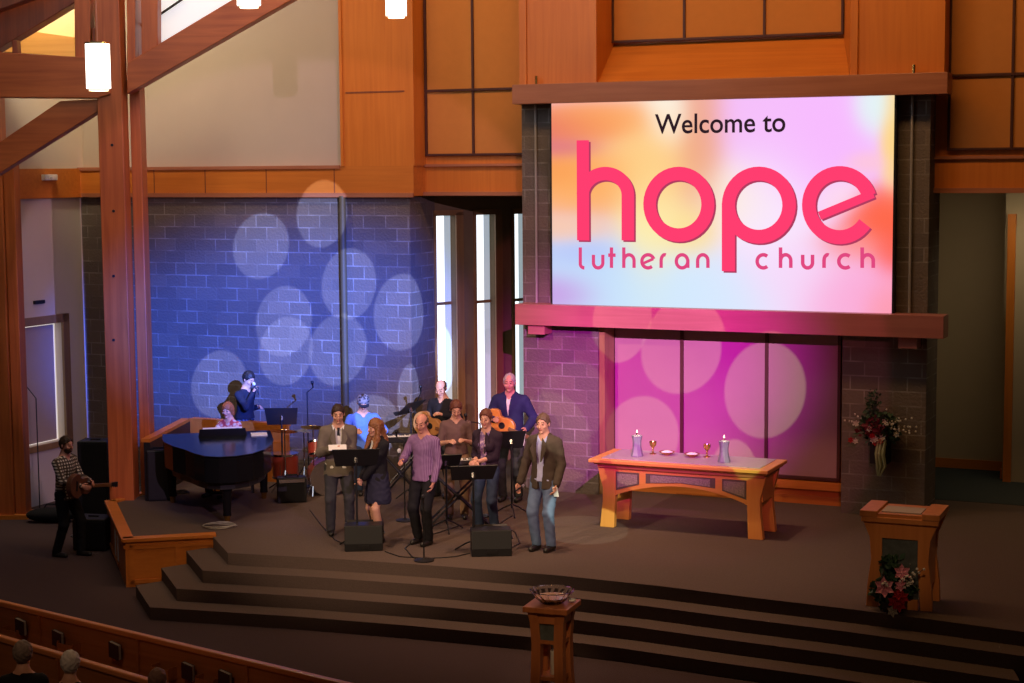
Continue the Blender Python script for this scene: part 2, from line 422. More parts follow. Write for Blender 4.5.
# plaster above
struct('wall_upper_left', MB().box(uC-.3, Ux(346, 100, .1), .1, .3, ZF-.05, TOP), PLASTER)
# wood column
zs = Z(380, 92)
cx0, cx1 = Ux(342, 100), Ux(415, 100)
col = struct('wall_column', MB().box(cx0, cx1, -.05, .45, ZF, TOP), MAPLE)
m_ = MB().box(cx0, cx0+.05, -.075, -.05, ZF, TOP); m_.build('edge_trim', MAPLE, col)
MB().box(cx0+.1, cx1-.16, -.058, -.05, zs-.012, zs+.012).build('panel_joint', TIMBERD, col)
# --- recess with three slim windows
ca = WI @ on_y(411, 300, 28)
rz0, rz1 = ST, ZB
# the window wall runs from the back of the recess, swinging away from the block wall
w0 = WW(uBR + .0, .86, 0)
wd = Vector((math.sin(math.radians(46)), math.cos(math.radians(46)), 0)); wn = Vector((wd.y, -wd.x, 0))
M2 = Matrix(((wd.x, -wn.x, 0, w0.x), (wd.y, -wn.y, 0, w0.y), (0, 0, 1, 0), (0, 0, 0, 1)))
M2i = M2.inverted()
def rp(x, y, dep=0.0):
    o = M2i @ CAM; d = M2i.to_3x3() @ ray(x, y); t = (dep-o.y)/d.y; p = o + d*t; return p.x, p.z
def rpy(x, y): return rp(x, y)
wins = []
REVGLOW = mat('reveal_glow', (.5, .6, .65), .4, var=0, emit=(.50, .62, .68), es=.55)  # pale window reveal: the daylight falling on it is put in as glow
for (xl, xr, yt) in ((436, 456, 216), (476, 495, 215), (514, 528, 214)):
    a = rp(xl, 300)[0]; b = rp(xr, 300)[0]; wins.append((a, b, rp(xl, yt)[1]))
jam = mat('recess_brown', (.20, .14, .075), .7, var=.1, scale=6)
jam2 = wood('recess_wood', (.30, .17, .07), (.22, .12, .045))
mb = MB(); edges = [-.35] + [v for w in wins for v in (w[0], w[1])] + [wins[-1][1]+2.2]
for i in range(0, len(edges), 2): mb.box(edges[i], edges[i+1], 0, .30, 0, 6.2)
for a, b, zt in wins: mb.box(a, b, 0, .30, zt, 6.2); mb.box(a, b, 0, .30, 0, ST+.35)
o = struct('wall_windows', mb, jam, M2)
for i, (a, b, zt) in enumerate(wins):
    zm = rp((436, 476, 514)[i], (305, 303, 301)[i])[1]
    fr = MB().box(a-.05, a, -.03, .02, ST+.3, zt+.05).box(b, b+.16, -.03, .02, ST+.3, zt+.05).box(a-.05, b+.16, -.03, .02, zt, zt+.09).box(a, b, .1, .14, zm-.02, zm+.03)
    w = struct('window_%d' % (i+1), fr, jam2, M2)
    MB().box(a, a+(b-a)*.68, .12, .14, ST+.35, zt).build('pane', WINLIT, w)
    MB().box(a+(b-a)*.68, b, .12, .14, ST+.35, zt).build('side_pane', REVGLOW, w)  # reveal strip beside the pane, daylight painted as emission
mb = MB().box(uBR, Ux(530), .44, .9, ZB-.02, ZB+.06)
struct('trim_2', mb, jam)
struct('ceiling_recess', MB().box(uBR-.05, Ux(600), .45, 3.6, ZB, ZB+.1), jam)
# --- upper windows over the recess
uW0, uW1 = Ux(414, 100, .4), Ux(524, 100, .35)
up = MB().box(uW0-.05, uW1+.3, .35, .6, ZB, TOP)
uw = struct('wall_upper_mid', up, MAPLE)
def grid_window(name, xs, zs_, dep, parent_mat=MUNTIN):
    """panes between the xs and zs lines"""
    f = MB(); t = .035
    for x in xs: f.box(x-t/2, x+t/2, dep-.05, dep, zs_[0], zs_[-1])
    for z in zs_: f.box(xs[0]-t/2, xs[-1]+t/2, dep-.055, dep, z-t/2, z+t/2)
    w = struct(name, f, parent_mat)
    for i in range(len(xs)-1):
        for j in range(len(zs_)-1):
            MB().box(xs[i]+t/2, xs[i+1]-t/2, dep-.02, dep, zs_[j]+t/2, zs_[j+1]-t/2).build('pane', FABRIC, w)
    return w
zA = Z(427, 155, .35); zBm = Z(427, 91, .35); 
grid_window('window_4', [Ux(427, 100, .35), Ux(474, 100, .35), uW1+.15], [zA, zBm, TOP-.4], .35)
zt_ = Z(450, 164, .35)
tb = MB().box(uW0-.02, uW1+.3, .27, .35, ZB, ZB+.06).box(uW0-.02, uW1+.3, .30, .35, zt_-.04, zt_)
struct('trim_3', tb, BEAMW)
# --- centre: pillars, header, mantel, screen
zH0 = Z(520, 104, -.3); zH1 = Z(520, 84.5, -.3)
zM0 = Z(515, 324.7, -.35); zM1 = Z(515, 304.0, -.35)
pL0, pL1 = Ux(523), Ux(598); pR0, pR1 = Ux(842, 400), Ux(925, 400)
struct('wall_pillar_left', MB().box(pL0, pL1, 0, .9, ST, zH0+.1), BLOCK)
struct('wall_pillar_right', MB().box(pR0, Ux(926, 400), 0, .75, ST, zH0+.1), BLOCK)
sR = Ux(905, 200)
struct('wall_behind_screen', MB().box(pL1, pR0, .05, .5, zM0, zH0+.1), BLOCK)
hd = thing('header_beam', 'long flat orange wood beam along the top of the projection screen', 'beam', M=WM)
MB().box(Ux(512, 94, -.3), Ux(947.5, 85, -.3), -.3, .05, zH0, zH1).build('beam', BEAMW, hd, bevel=.006)
MANT = wood('mantel_wood', (.42, .15, .13), (.33, .11, .095), 'x')
mt = thing('mantel_beam', 'long wood mantel shelf under the projection screen, half of it lit magenta', 'beam', M=WM)
MB().box(Ux(515, 315, -.35), Ux(943.5, 328, -.35), -.35, .0, zM0, zM1).build('beam', MANT, mt, bevel=.006)
for a, b in ((528, 544.5), (898.5, 917)):
    za = Z(a, (334 if a < 600 else 348), -.28)
    MB().box(Ux(a, 330, -.28), Ux(b, 330, -.28), -.28, 0, za, zM0).build('corbel', MANT, mt)
for x in (536, 911):
    o = MB().tube([(Ux(x, 200, -.03), -.03, zM1), (Ux(x, 200, -.03), -.03, zH0)], .02, 8).build('conduit_pipe', CONDUIT, None, WM, True)
    o['label'] = 'thin grey vertical conduit on the block %s of the screen' % ('left' if x < 700 else 'right'); o['category'] = 'pipe'; 
# --- magenta lit panels under the mantel
pD = .5
zp0 = Z(640, 466, pD)
xs = [Ux(x, 400, pD) for x in (614.5, 683, 767.5, 840)]
base = MB().box(pL1-.1, pR0+.1, pD, .8, ST, zM0+.4)
struct('wall_alcove', base, MAPLEX)
f = MB(); tt = .045
zTopP = zM0 + .02
for x in xs: f.box(x-tt/2, x+tt/2, pD-.07, pD, zp0, zTopP)
for z in (zp0, zTopP-.02): f.box(xs[0], xs[-1], pD-.07, pD, z-tt/2, z+tt/2)
PANELM = mat('alcove_panel_fabric', (.36, .20, .21), .85, var=.03, scale=4)
al = struct('window_5', f, MUNTIN)
for i in range(3): MB().box(xs[i]+tt/2, xs[i+1]-tt/2, pD-.03, pD, zp0+tt/2, zTopP).build('pane', PANELM, al)
struct('trim_4', MB().box(pL1, pR0, pD-.10, pD, zp0-.16, zp0-.04), MAPLEX)
struct('trim_5', MB().box(pL1, pL1+.09, .04, pD, ST, zM0).box(pL1+.0, xs[0]-.03, pD-.09, pD, ST, zM0), jam2)
struct('baseboard_alcove', MB().box(pL1+.1, pR0, pD-.02, pD, ST, ST+.12), MAPLEX)
# --- upper centre box with the recessed window and its sloping sill
fy = .0
zS = zH1 - .1
bx0, bx1 = Ux(520, 50), Ux(945, 50)
r0, r1 = Ux(597, 78), Ux(850, 78)
w_0, w_1 = Ux(612.5, 30, .7), Ux(843.5, 30, .7)
zSill = Z(612.7, 45, .7)
mb = MB().box(bx0, r0, fy, 1.0, zS, TOP).box(r1, bx1, fy, 1.0, zS, TOP).box(r0, r1, .7, 1.0, zS, TOP)
cbx = struct('wall_upper_center', mb, MAPLE)
sl = MB(); sl.add([(r0, .0, zH1-.02), (r1, .0, zH1-.02), (w_1, .7, zSill), (w_0, .7, zSill), (r0, .72, zH1-.02), (r1, .72, zH1-.02)],
       [(0,1,2,3), (0,4,5,1), (1,5,2), (0,3,4), (4,3,2,5)])
struct('trim_6', sl, MAPLEX)
rv = MB()
rv.add([(r0, -.0, zH1), (w_0, .7, zSill), (w_0, .7, TOP), (r0, 0, TOP)], [(3,2,1,0)]); rv.add([(r1, 0, zH1), (w_1, .7, zSill), (w_1, .7, TOP), (r1, 0, TOP)], [(0,1,2,3)])
struct('trim_7', rv, MAPLE)
pt = MB()
for a, b in ((520, 527), (589, 597), (851, 858), (937, 945)): pt.box(Ux(a, 50), Ux(b, 50), -.03, 0, zH1, TOP)
struct('trim_8', pt, MAPLE)
grid_window('window_6', [Ux(x, 30, .65) for x in (613.5, 685, 765, 843)], [Z(613.5, 42, .65), TOP-.3], .65)
sp_ = MB()
for x, y in ((536.5, 80), (914, 69)): u = Ux(x, y, -.1); z = Z(x, y, -.1); sp_.tube([(u, -.1, z-.06), (u, -.1, z+.06)], .025, 8)
o = sp_.build('anchor_bolts', BRASS, hd, smooth=True)
# screen
sy = -.16
def sp(x, y): return wp(x, y, sy)
TL, TR, BL_, BR_ = sp(551, 103), sp(894.5, 95.5), sp(553, 306.5), sp(891.6, 315.7)
s0 = (TL[0]+BL_[0])/2; s1 = (TR[0]+BR_[0])/2; sz0 = (BL_[1]+BR_[1])/2; sz1 = (TL[1]+TR[1])/2
scr = thing('projection_screen', 'large glowing screen reading Welcome to hope lutheran church', 'screen', M=WM)
MB().box(s0-.03, s1+.03, sy+.01, sy+.12, sz0-.03, sz1+.03).build('housing', BLACK, scr)
nx, nz = 96, 54
vs = [(s0+(s1-s0)*i/nx, sy, sz0+(sz1-sz0)*j/nz) for j in range(nz+1) for i in range(nx+1)]
fs = [(j*(nx+1)+i, j*(nx+1)+i+1, (j+1)*(nx+1)+i+1, (j+1)*(nx+1)+i) for j in range(nz) for i in range(nx)]
me = bpy.data.meshes.new('picture'); me.from_pydata(vs, [], fs)
ca_ = me.color_attributes.new('picture', 'FLOAT_COLOR', 'POINT')
blobs = [  # s, t(from top), rs, rt, colour, weight  (soft colour clouds of the projected slide)
 (.0,.12,.16,.07,(228,100,100),1.1),(.03,.22,.10,.05,(220,110,130),1),(.12,.10,.18,.08,(255,165,80),1.2),(.10,.38,.18,.14,(255,175,90),1.3),(.02,.33,.1,.08,(250,150,70),1),
 (.3,.3,.12,.2,(255,200,120),1.1),(.36,.08,.06,.12,(255,250,230),.9),(.46,.2,.07,.3,(240,165,120),1.1),(.3,.55,.08,.3,(255,240,170),1),(.42,.62,.08,.12,(255,230,150),.9),
 (.05,.62,.12,.06,(255,200,160),.8),(.1,.85,.16,.2,(190,215,250),1.1),(.25,.9,.2,.15,(205,235,255),1.1),(.03,.93,.1,.08,(205,120,220),1.3),(.1,.74,.1,.06,(180,190,250),.8),
 (.5,.88,.15,.15,(215,235,255),1),(.65,.5,.12,.3,(250,235,255),1),(.75,.2,.16,.25,(248,185,255),1.3),(.62,.1,.12,.2,(245,190,250),1),(.95,.05,.05,.1,(225,250,245),1),
 (1.0,.15,.03,.2,(255,215,120),1.6),(.92,.3,.05,.04,(255,200,215),.9),(.97,.55,.08,.10,(255,100,60),1.9),(1.0,.68,.05,.12,(255,90,60),1.4),(.9,.68,.1,.08,(255,140,130),.9),
 (.9,.88,.12,.14,(252,170,215),1.2),(.99,.95,.06,.1,(255,150,165),1.2),(.72,.8,.15,.15,(248,215,250),1),(.55,.45,.1,.15,(255,240,210),.8),(.85,.45,.06,.08,(255,225,240),.8)]
arr = np.array([((i/nx), 1-(j/nz)) for j in range(nz+1) for i in range(nx+1)])
acc = np.zeros((len(arr), 3)); wsum = np.zeros(len(arr))
for s_, t_, rs, rt, c, w in blobs:
    g_ = w*np.exp(-(((arr[:,0]-s_)/rs)**2+((arr[:,1]-t_)/rt)**2)*1.25); acc += g_[:,None]*np.array(lin(*c)); wsum += g_
acc += .06*np.array(lin(245, 215, 250)); wsum += .06
colr = np.ones((len(arr), 4)); colr[:,:3] = acc/wsum[:,None]
ca_.data.foreach_set('color', colr.ravel()); me.update()
m, nt, b = base_mat('screen_picture')
at = nt.nodes.new('ShaderNodeAttribute'); at.attribute_name = 'picture'
nt.links.new(at.outputs['Color'], b.inputs['Emission Color']); b.inputs['Emission Strength'].default_value = 1.0
b.inputs['Base Color'].default_value = (0, 0, 0, 1); b.inputs['Specular IOR Level'].default_value = 0; b.inputs['Roughness'].default_value = 1
me.materials.append(m); po = bpy.data.objects.new('picture', me); COL.objects.link(po); po.parent = scr
def emis(name, c, s=1):
    m, nt, b = base_mat(name); b.inputs['Base Color'].default_value = (0,0,0,1); b.inputs['Specular IOR Level'].default_value = 0
    b.inputs['Emission Color'].default_value = (*c, 1); b.inputs['Emission Strength'].default_value = s; return m
PINK = emis('pink_lettering', lin(255, 62, 112)); PINKD = emis('rose_lettering', lin(226, 72, 128)); SHAD = emis('letter_shade', lin(176, 60, 96)); INK = emis('black_lettering', lin(45, 28, 36))
def cs(X, Y): u, z = sp(540+X/2.438, 80+Y/2.438); return Vector((u, z))
def band(mb, pts, w, y, closed=False):
    """flat stroke of width w (metres) through 2D points"""
    n = len(pts); L = []; R_ = []
    for i in range(n):
        a = pts[(i-1) % n] if (closed or i > 0) else pts[i]; c = pts[(i+1) % n] if (closed or i < n-1) else pts[i]
        t = (c-a).normalized(); nn = Vector((-t.y, t.x))*w/2; L.append(pts[i]+nn); R_.append(pts[i]-nn)
    vs = [(p.x, y, p.y) for p in L] + [(p.x, y, p.y) for p in R_]
    fs = [(i, (i+1) % n, n+(i+1) % n, n+i) for i in range(n if closed else n-1)]
    mb.add(vs, fs)
def arc(cx, cy, rx, ry, a0, a1, n=40):
    return [cs(cx+rx*math.cos(math.radians(a0+(a1-a0)*i/n)), cy-ry*math.sin(math.radians(a0+(a1-a0)*i/n))) for i in range(n+1)]
SC = (cs(100, 300)-cs(0, 300)).length/100
def word_hope(dx, dy, y, m, nm):
    mb = MB(); w = 29.5*SC
    q = lambda X, Y: cs(X+dx, Y+dy); A = lambda cx, cy, *r: arc(cx+dx, cy+dy, *r)
    band(mb, [q(105, 147), q(106, 391)], w, y)
    band(mb, A(160, 281, 55, 53, 178, 0) + [q(215, 300), q(215, 391)], w, y-.001)
    mb.build(nm, m, scr); mb = MB()
    band(mb, A(339, 303, 71, 75, 0, 357), w, y, True)
    mb.build(nm, m, scr); mb = MB()
    band(mb, A(534, 305, 74, 77, 0, 357), w, y, True); band(mb, [q(460, 300), q(460, 466)], w, y-.001)
    mb.build(nm, m, scr); mb = MB()
    band(mb, A(731, 305, 75, 78, 17, 325), w, y); band(mb, [q(682, 331), q(813, 277)], 18*SC, y-.001)
    mb.build(nm, m, scr)
word_hope(4, 4, sy-.008, SHAD, 'letter_shade'); word_hope(0, 0, sy-.014, PINK, 'letter')
def small(glyph, x, w, mb, y):
    xb, xt, as_ = 458, 426, 408; c = (xb+xt)/2; r = (xb-xt)/2; h = w/2; P_ = cs; S6 = 7.8*SC; rx = h
    cxm = x+h
    if glyph == 'l': band(mb, [P_(x, as_), P_(x, xb-10)] + arc(x+10, xb-10, 10, 10, 190, 270, 8), S6, y)
    if glyph == 'u': band(mb, [P_(x, xt), P_(x, c+3)] + arc(cxm, xb-r*.8, h, r*.8, 185, 355, 14) + [P_(x+w, xt)], S6, y)
    if glyph == 't': band(mb, [P_(x+4, as_), P_(x+4, xb)], S6, y); band(mb, [P_(x-4, xt+1), P_(x+14, xt+1)], S6, y)
    if glyph == 'h': band(mb, [P_(x, as_), P_(x, xb)], S6, y); band(mb, arc(cxm, xt+r*.9, h, r*.9, 178, 0, 14) + [P_(x+w, xb)], S6, y)
    if glyph == 'n': band(mb, [P_(x, xb)] + arc(cxm, xt+r*.9, h, r*.9, 178, 0, 14) + [P_(x+w, xb)], S6, y)
    if glyph == 'e': band(mb, arc(cxm, c, h, r, 20, 310, 24), S6, y); band(mb, [P_(x+3, c+5), P_(x+w-2, c-6)], S6*.8, y)
    if glyph == 'r': band(mb, [P_(x, xb)] + arc(x+h, xt+r*.9, h, r*.9, 178, 70, 10), S6, y)
    if glyph == 'a': band(mb, arc(cxm, c, h, r, 0, 357, 24), S6, y, True); band(mb, [P_(x+w, c-4), P_(x+w, xb)], S6, y)
    if glyph == 'c': band(mb, arc(cxm, c, h, r, 50, 310, 24), S6, y)
for g_, x, w in (('l', 99, 8), ('u', 131, 23), ('t', 171, 12), ('h', 205, 25), ('e', 249, 30), ('r', 296, 17), ('a', 333, 28), ('n', 385, 25),
                 ('c', 530, 30), ('h', 587, 25), ('u', 641, 24), ('r', 693, 17), ('c', 729, 32), ('h', 786, 27)):
    mb = MB(); small(g_, x, w, mb, sy-.012); mb.build('letter', PINKD, scr)
def text3d(txt, size, loc, rot, m, parent, name='letter', width=None, align='CENTER', extrude=0):
    cu = bpy.data.curves.new(name, 'FONT'); cu.body = txt; cu.size = size; cu.align_x = align; cu.extrude = extrude; cu.offset = size*.012
    t = bpy.data.objects.new('tmp', cu); COL.objects.link(t)
    dg = bpy.context.evaluated_depsgraph_get(); me = bpy.data.meshes.new_from_object(t.evaluated_get(dg))
    bpy.data.objects.remove(t); bpy.data.curves.remove(cu)
    vs = [v.co.copy() for v in me.vertices]; fs = [tuple(p.vertices) for p in me.polygons]; bpy.data.meshes.remove(me)
    k = width/(max(v.x for v in vs)-min(v.x for v in vs)) if width else 1
    T = Matrix.Translation(loc) @ Euler(rot).to_matrix().to_4x4() @ Matrix.Diagonal((k, 1, 1, 1))
    par = list(range(len(vs)))              # one object per letter: split the word into its connected pieces
    def root(i):
        while par[i] != i: par[i] = par[par[i]]; i = par[i]
        return i
    for f in fs:
        for j in f[1:]: par[root(f[0])] = root(j)
    grp = {}
    for f in fs: grp.setdefault(root(f[0]), []).append(f)
    for gf in grp.values():
        ids = sorted({j for f in gf for j in f}); mp_ = {j: n for n, j in enumerate(ids)}
        MB().add([T @ vs[j] for j in ids], [tuple(mp_[j] for j in f) for f in gf]).build(name, m, parent)
c0 = (cs(282, 128)+cs(600, 128))/2; wW = (cs(600, 128)-cs(282, 128)).length
text3d('Welcome to', 60*SC, (c0.x, sy-.012, c0.y), (PI/2, 0, 0), INK, scr, width=wW)
# --- right of the screen
zR = Z(980, 193, .35); yb = Z(980, 150, .35)
uR0 = Ux(940, 100, .35); uR1 = Ux(1075, 100, .35)
struct('wall_upper_right', MB().box(uR0-.3, uR1, .35, .8, zR, TOP), MAPLE)
grid_window('window_7', [Ux(x, 80, .35) for x in (950, 1013, 1072)], [Z(980, 149, .35), Z(980, 75, .35), TOP-.4], .35)
struct('trim_9', MB().box(uR0-.2, uR1, .29, .35, zR, zR+.07).box(uR0-.2, uR1, .31, .35, Z(980, 156, .35)-.04, Z(980, 156, .35)), BEAMW)
hp = WI @ on_z(977, 469.5, ST); hy = hp.y
hx = (WI @ on_z(1009, 472, ST)).x
struct('wall_hall', MB().box(pR0-.2, hx, hy, hy+.15, ST, zR+.3), PLASTERD)
struct('wall_hall_side', MB().box(hx, hx+.15, hy-.75, hy+.15, ST, zR+.3).box(hx, hx+4, hy-.9, hy-.75, ST+2.6, zR+.3), PLASTERD)
struct('baseboard_hall', MB().box(pR0, hx, hy-.03, hy, ST, ST+.16).box(hx-.03, hx, hy-.75, hy, ST, ST+.16), MAPLEX)
area('hall_fill', WW(6.5, 2.2, zR-.1), WW(6.5, 3.6, 0), 17, (1, .80, .48), 1.5, .4)  # unseen fill added because the hall came out too dark
struct('door_1', MB().box(hx+.05, hx+.17, hy-1.0, hy-.9, ST, ST+4.2), MAPLE)
struct('wall_hall_far', MB().box(hx+.15, hx+4, hy-.95, hy-.9, ST, ST+4), PLASTERD)
struct('ceiling_hall', MB().box(pR0-.2, hx+4, .8, hy+.15, zR+.2, zR+.3), PLASTERD)
struct('wall_hall_left', MB().box(pR0-.35, pR0-.2, .75, hy, ST, zR+.3), PLASTERD)
h1 = WI @ on_z(985, 503, ST)
struct('floor_hall', MB().box(pR1-1.1, hx+4, h1.y, hy, ST, ST+.006), CARPETB)
# --- side wall at left with its window
sw = Matrix(((UX.x, UY.x, 0, WW(uC, 0, 0).x), (UX.y, UY.y, 0, WW(uC, 0, 0).y), (0, 0, 1, 0), (0, 0, 0, 1)))   # local x=0 plane, y negative towards audience
swi = sw.inverted()
def sp2(x, y):
    o = swi @ CAM; d = swi.to_3x3() @ ray(x, y); t = -o.x/d.x; p = o + d*t; return p.y, p.z
yw1, zw1 = sp2(61, 322); yw0, zw0 = sp2(14, 330); _, zwb = sp2(62, 440)
struct('wall_left', MB().box(-.2, 0, -2.15, yw0-.2, 0, TOP).box(-.2, 0, yw1, .2, 0, TOP).box(-.2, 0, yw0-.2, yw1, 0, zwb).box(-.2, 0, yw0-.2, yw1, zw1, TOP), PLASTERW, sw)
struct('trim_10', MB().box(0, .05, -3.6, -.05, ZB, ZF).box(0, .08, -3.6, -.085, ZB-.02, ZB+.04), MAPLEX, sw)
fr = MB().box(0, .05, yw1, yw1+.16, zwb-.1, zw1+.14).box(0, .05, yw0-.2, yw1+.16, zw1, zw1+.14).box(0, .05, yw0-.2, yw1+.16, zwb-.1, zwb)
w8 = struct('window_8', fr, jam2, sw)
BLIND = mat('brown_blind', (.42, .33, .30), .8, var=.05, scale=4)
BRIGHT = mat('daylight_slit', (.8, .8, .8), .4, var=0, emit=(1, .93, .85), es=.5)
MB().box(-.08, -.06, yw0-.1, yw1-.14, zwb+.03, zw1-.03).build('blind', BLIND, w8)
MB().box(-.16, -.14, yw0-.2, yw1, zwb, zw1).build('pane', BRIGHT, w8)
yy, zz = sp2(45, 178)
o = MB().box(.05, .14, yy-.16, yy+.16, zz-.04, zz+.06).box(.14, .2, yy-.05, yy+.05, zz-.03, zz+.02).build('emergency_light', WHITEF, None, sw, bevel=.01); o['label'] = 'small pale fixture on the wood band above the left window'; o['category'] = 'light fixture'
yy, zz = sp2(38, 302)
o = MB().box(0, .05, yy-.13, yy+.13, zz-.03, zz+.03).build('wall_bracket', METAL, None, sw, bevel=.01); o['label'] = 'small dark bracket on the pale wall above the blind window'; o['category'] = 'bracket'
# --- timber frame at the left
def timber_group(): pass
TF = thing('timber_truss', 'heavy reddish timber post, beams and braces standing at the left of the stage', 'timber frame', tuple(on_z(120, 505, 0).xy.to_3d()))
TD = on_z(110, 505, ST).y + .35
def tb_(name, pts, D, th, m, rel=TF):
    """timber from an outline given as points of the photograph at distance D, thickness th"""
    P_ = [on_y(x, y, D) for x, y in pts]
    mb = MB().xprism([(p.x, p.z) for p in P_], D, D+th)
    return mb.build(name, m, rel, Matrix.Translation(-Vector(rel.location)), bevel=.012)
xa = on_y(102, 300, TD).x; xb = on_y(127, 300, TD).x; xb = xa + (xb-xa)
def post(name, x0, x1, D, y1, m, ztop=10.5, z0=0):
    return MB().box(x0, x1, D, y1, z0, ztop).build(name, m, TF, Matrix.Translation(-Vector(TF.location)), bevel=.012)
postA = post('post', xa+.02, on_y(128, 300, TD).x, TD, TD+.40, TIMBER)
xc = on_y(136.5, 300, TD+.5).x; xd = on_y(146.8, 300, TD+.5).x
postB = post('post', xc, xd, TD+.42, TD+.8, TIMBER)
kn = MB()
for y in (211, 276, 340): p = on_y(113.5, y, TD-.01); kn.tube([(p.x, TD-.012, p.z), (p.x, TD+.03, p.z)], .022, 8)
for x, y in ((112, 145),): p = on_y(x, y, TD-.01); kn.tube([(p.x, TD-.012, p.z), (p.x, TD+.03, p.z)], .022, 8)
kn.build('bolt', METAL, TF, Matrix.Translation(-Vector(TF.location)))
tb_('tie_beam', [(-40, 50), (83, 57), (99, 60), (110, 94), (97, 98), (-40, 97)], TD-.06, .40, TIMBERX)
tb_('brace', [(-12, 150), (60, 101), (98, 99), (97, 112), (-8, 178)], TD+.05, .3, TIMBERX)
tb_('rafter', [(127, 63), (240, -5), (300, -5), (127, 94)], TD+.1, .35, TIMBERX)
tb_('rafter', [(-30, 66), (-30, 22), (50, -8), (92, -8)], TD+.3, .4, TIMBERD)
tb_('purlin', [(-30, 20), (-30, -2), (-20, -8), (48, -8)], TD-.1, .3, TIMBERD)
tb_('strut', [(74, -8), (90, -8), (90, 58), (75, 58)], TD+.05, .3, TIMBER)
tb_('strut', [(92, 28), (97, 28), (97, 60), (92, 60)], TD+.1, .25, TIMBER)
tb_('king_strut', [(141, -8), (157.5, -8), (157.5, 50), (141.5, 60)], TD+.15, .3, TIMBER)
tb_('strut', [(127, -8), (135, -8), (135, 62), (127, 66)], TD+.18, .25, TIMBER)
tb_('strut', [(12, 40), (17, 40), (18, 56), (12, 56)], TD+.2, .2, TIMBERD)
# second post at the frame's edge
D2 = on_z(15, 519, 0).y
x0 = on_y(-14, 300, D2).x; x1 = on_y(6, 300, D2).x; x2 = on_y(19, 300, D2+.1).x
tp = thing('timber_post', 'tall timber post at the left edge of the photo, on the nave carpet', 'post', (x1, D2, 0))
MB().box(x0-x1, 0, 0, .35, 0, 9).build('post', TIMBER, tp, bevel=.012); MB().box(0.01, x2-x1, .06, .40, 0, 5.9).build('side_post', TIMBER, tp, bevel=.012)
MB().box(x0-x1-.02, x2-x1+.06, -.05, .45, 0, .07).build('base_plinth', MAPLEX, tp)
# clerestory behind the truss: daylit glass with slim bars, and the lit bay at the left
def flat(name, pts, D, m, th=.04, **t):
    P_ = [on_y(x, y, D) for x, y in pts]
    o = MB().xprism([(p.x, p.z) for p in P_], D, D+th).build(name, m, None, Matrix())
    for k, v in t.items(): o[k] = v
    return o
SKYG = mat('clerestory_glass', (.7, .75, .8), .4, var=0, emit=(.80, .86, .92), es=.62)
cg = flat('window_9', [(130, -6), (240, -6), (240, 2), (150, 56), (130, 66)], TD+.75, SKYG, kind='structure')
P_ = [on_y(x, y, TD+.7) for x, y in ((134, 31), (141, 26), (157, 16.5), (184, -2))]
MB().tube(P_, .02, 6).build('glazing_bar', METAL, cg)
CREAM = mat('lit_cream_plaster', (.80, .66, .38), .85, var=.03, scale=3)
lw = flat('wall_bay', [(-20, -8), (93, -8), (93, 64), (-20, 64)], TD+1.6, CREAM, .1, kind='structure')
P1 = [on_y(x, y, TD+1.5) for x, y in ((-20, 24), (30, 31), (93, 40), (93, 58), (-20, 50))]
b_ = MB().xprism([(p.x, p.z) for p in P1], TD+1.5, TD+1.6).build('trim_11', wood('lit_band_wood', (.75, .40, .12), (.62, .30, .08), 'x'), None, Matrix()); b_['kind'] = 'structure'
area('bay_light', on_y(40, 10, TD+.95) + Vector((0, 0, 1.6)), on_y(40, 30, TD+1.6), 170, (1, .85, .55), 1.5, .3)
# --- pendant lanterns
def pendant(x, yb, D, w, h, lab):
    p = on_y(x, yb, D)
    r = w/2
    t = thing('pendant_lantern', lab, 'pendant lamp', (p.x, p.y, p.z), group='white cylinder pendants')
    MB().lathe([(r*.96, .03), (r, .03), (r, h), (r*.96, h)], 28).build('shade', GLASSW, t, smooth=True)
    MB().lathe([(r*.55, 0), (r*.8, 0), (r*.82, .03), (r*.55, .03)], 28).build('bottom_ring', mat('warm_ring', (.8, .7, .5), .4, emit=(1, .85, .6), es=.9), t, smooth=True)
    MB().lathe([(r*1.01, h), (r*1.03, h), (r*1.03, h+.02), (.02, h+.03)], 28).build('top_cap', BRASS, t, smooth=True)
    MB().tube([(0, 0, h+.02), (0, 0, h+3)], .008, 6).build('cord', mat('red_cord', (.5, .16, .08), .6), t)
    l = bpy.data.lights.new('lamp', 'POINT'); l.energy = 14; l.color = (1, .8, .55); l.shadow_soft_size = .1
    lo = bpy.data.objects.new('lamp', l); COL.objects.link(lo); lo.parent = t; lo.location = (0, 0, -.12)
pendant(98.8, 91, 22, .30, .58, 'glowing white cylinder pendant hanging in front of the left timber post')
pendant(249, 8, 21, .28, .58, 'glowing white pendant cut by the top edge, over the sloping rafter')
pendant(396.3, 18, 22, .26, .58, 'glowing white pendant in front of the orange wood column')
# --- low partition behind the piano
pa, pb, pc = (on_z(x, y, ST+.92).to_2d() for x, y in ((150, 441), (190, 420), (286, 426)))
pt_ = thing('low_partition', 'low wood-capped partition wall behind the grand piano', 'partition', (pb.x, pb.y, ST))
pm_ = Matrix.Translation((-pb.x, -pb.y, -ST))
mb = MB(); wallstrip(mb, pa, pb, ST, ST+.9, .1); mb.build('panel', BLACK, pt_, pm_)
mb = MB(); wallstrip(mb, pb, pc, ST, ST+.9, .1); mb.build('panel', MAPLE, pt_, pm_)
mb = MB(); wallstrip(mb, pa, pb, ST+.9, ST+.95, .14); wallstrip(mb, pb, pc, ST+.9, ST+.95, .14); mb.build('cap', MAPLEX, pt_, pm_)
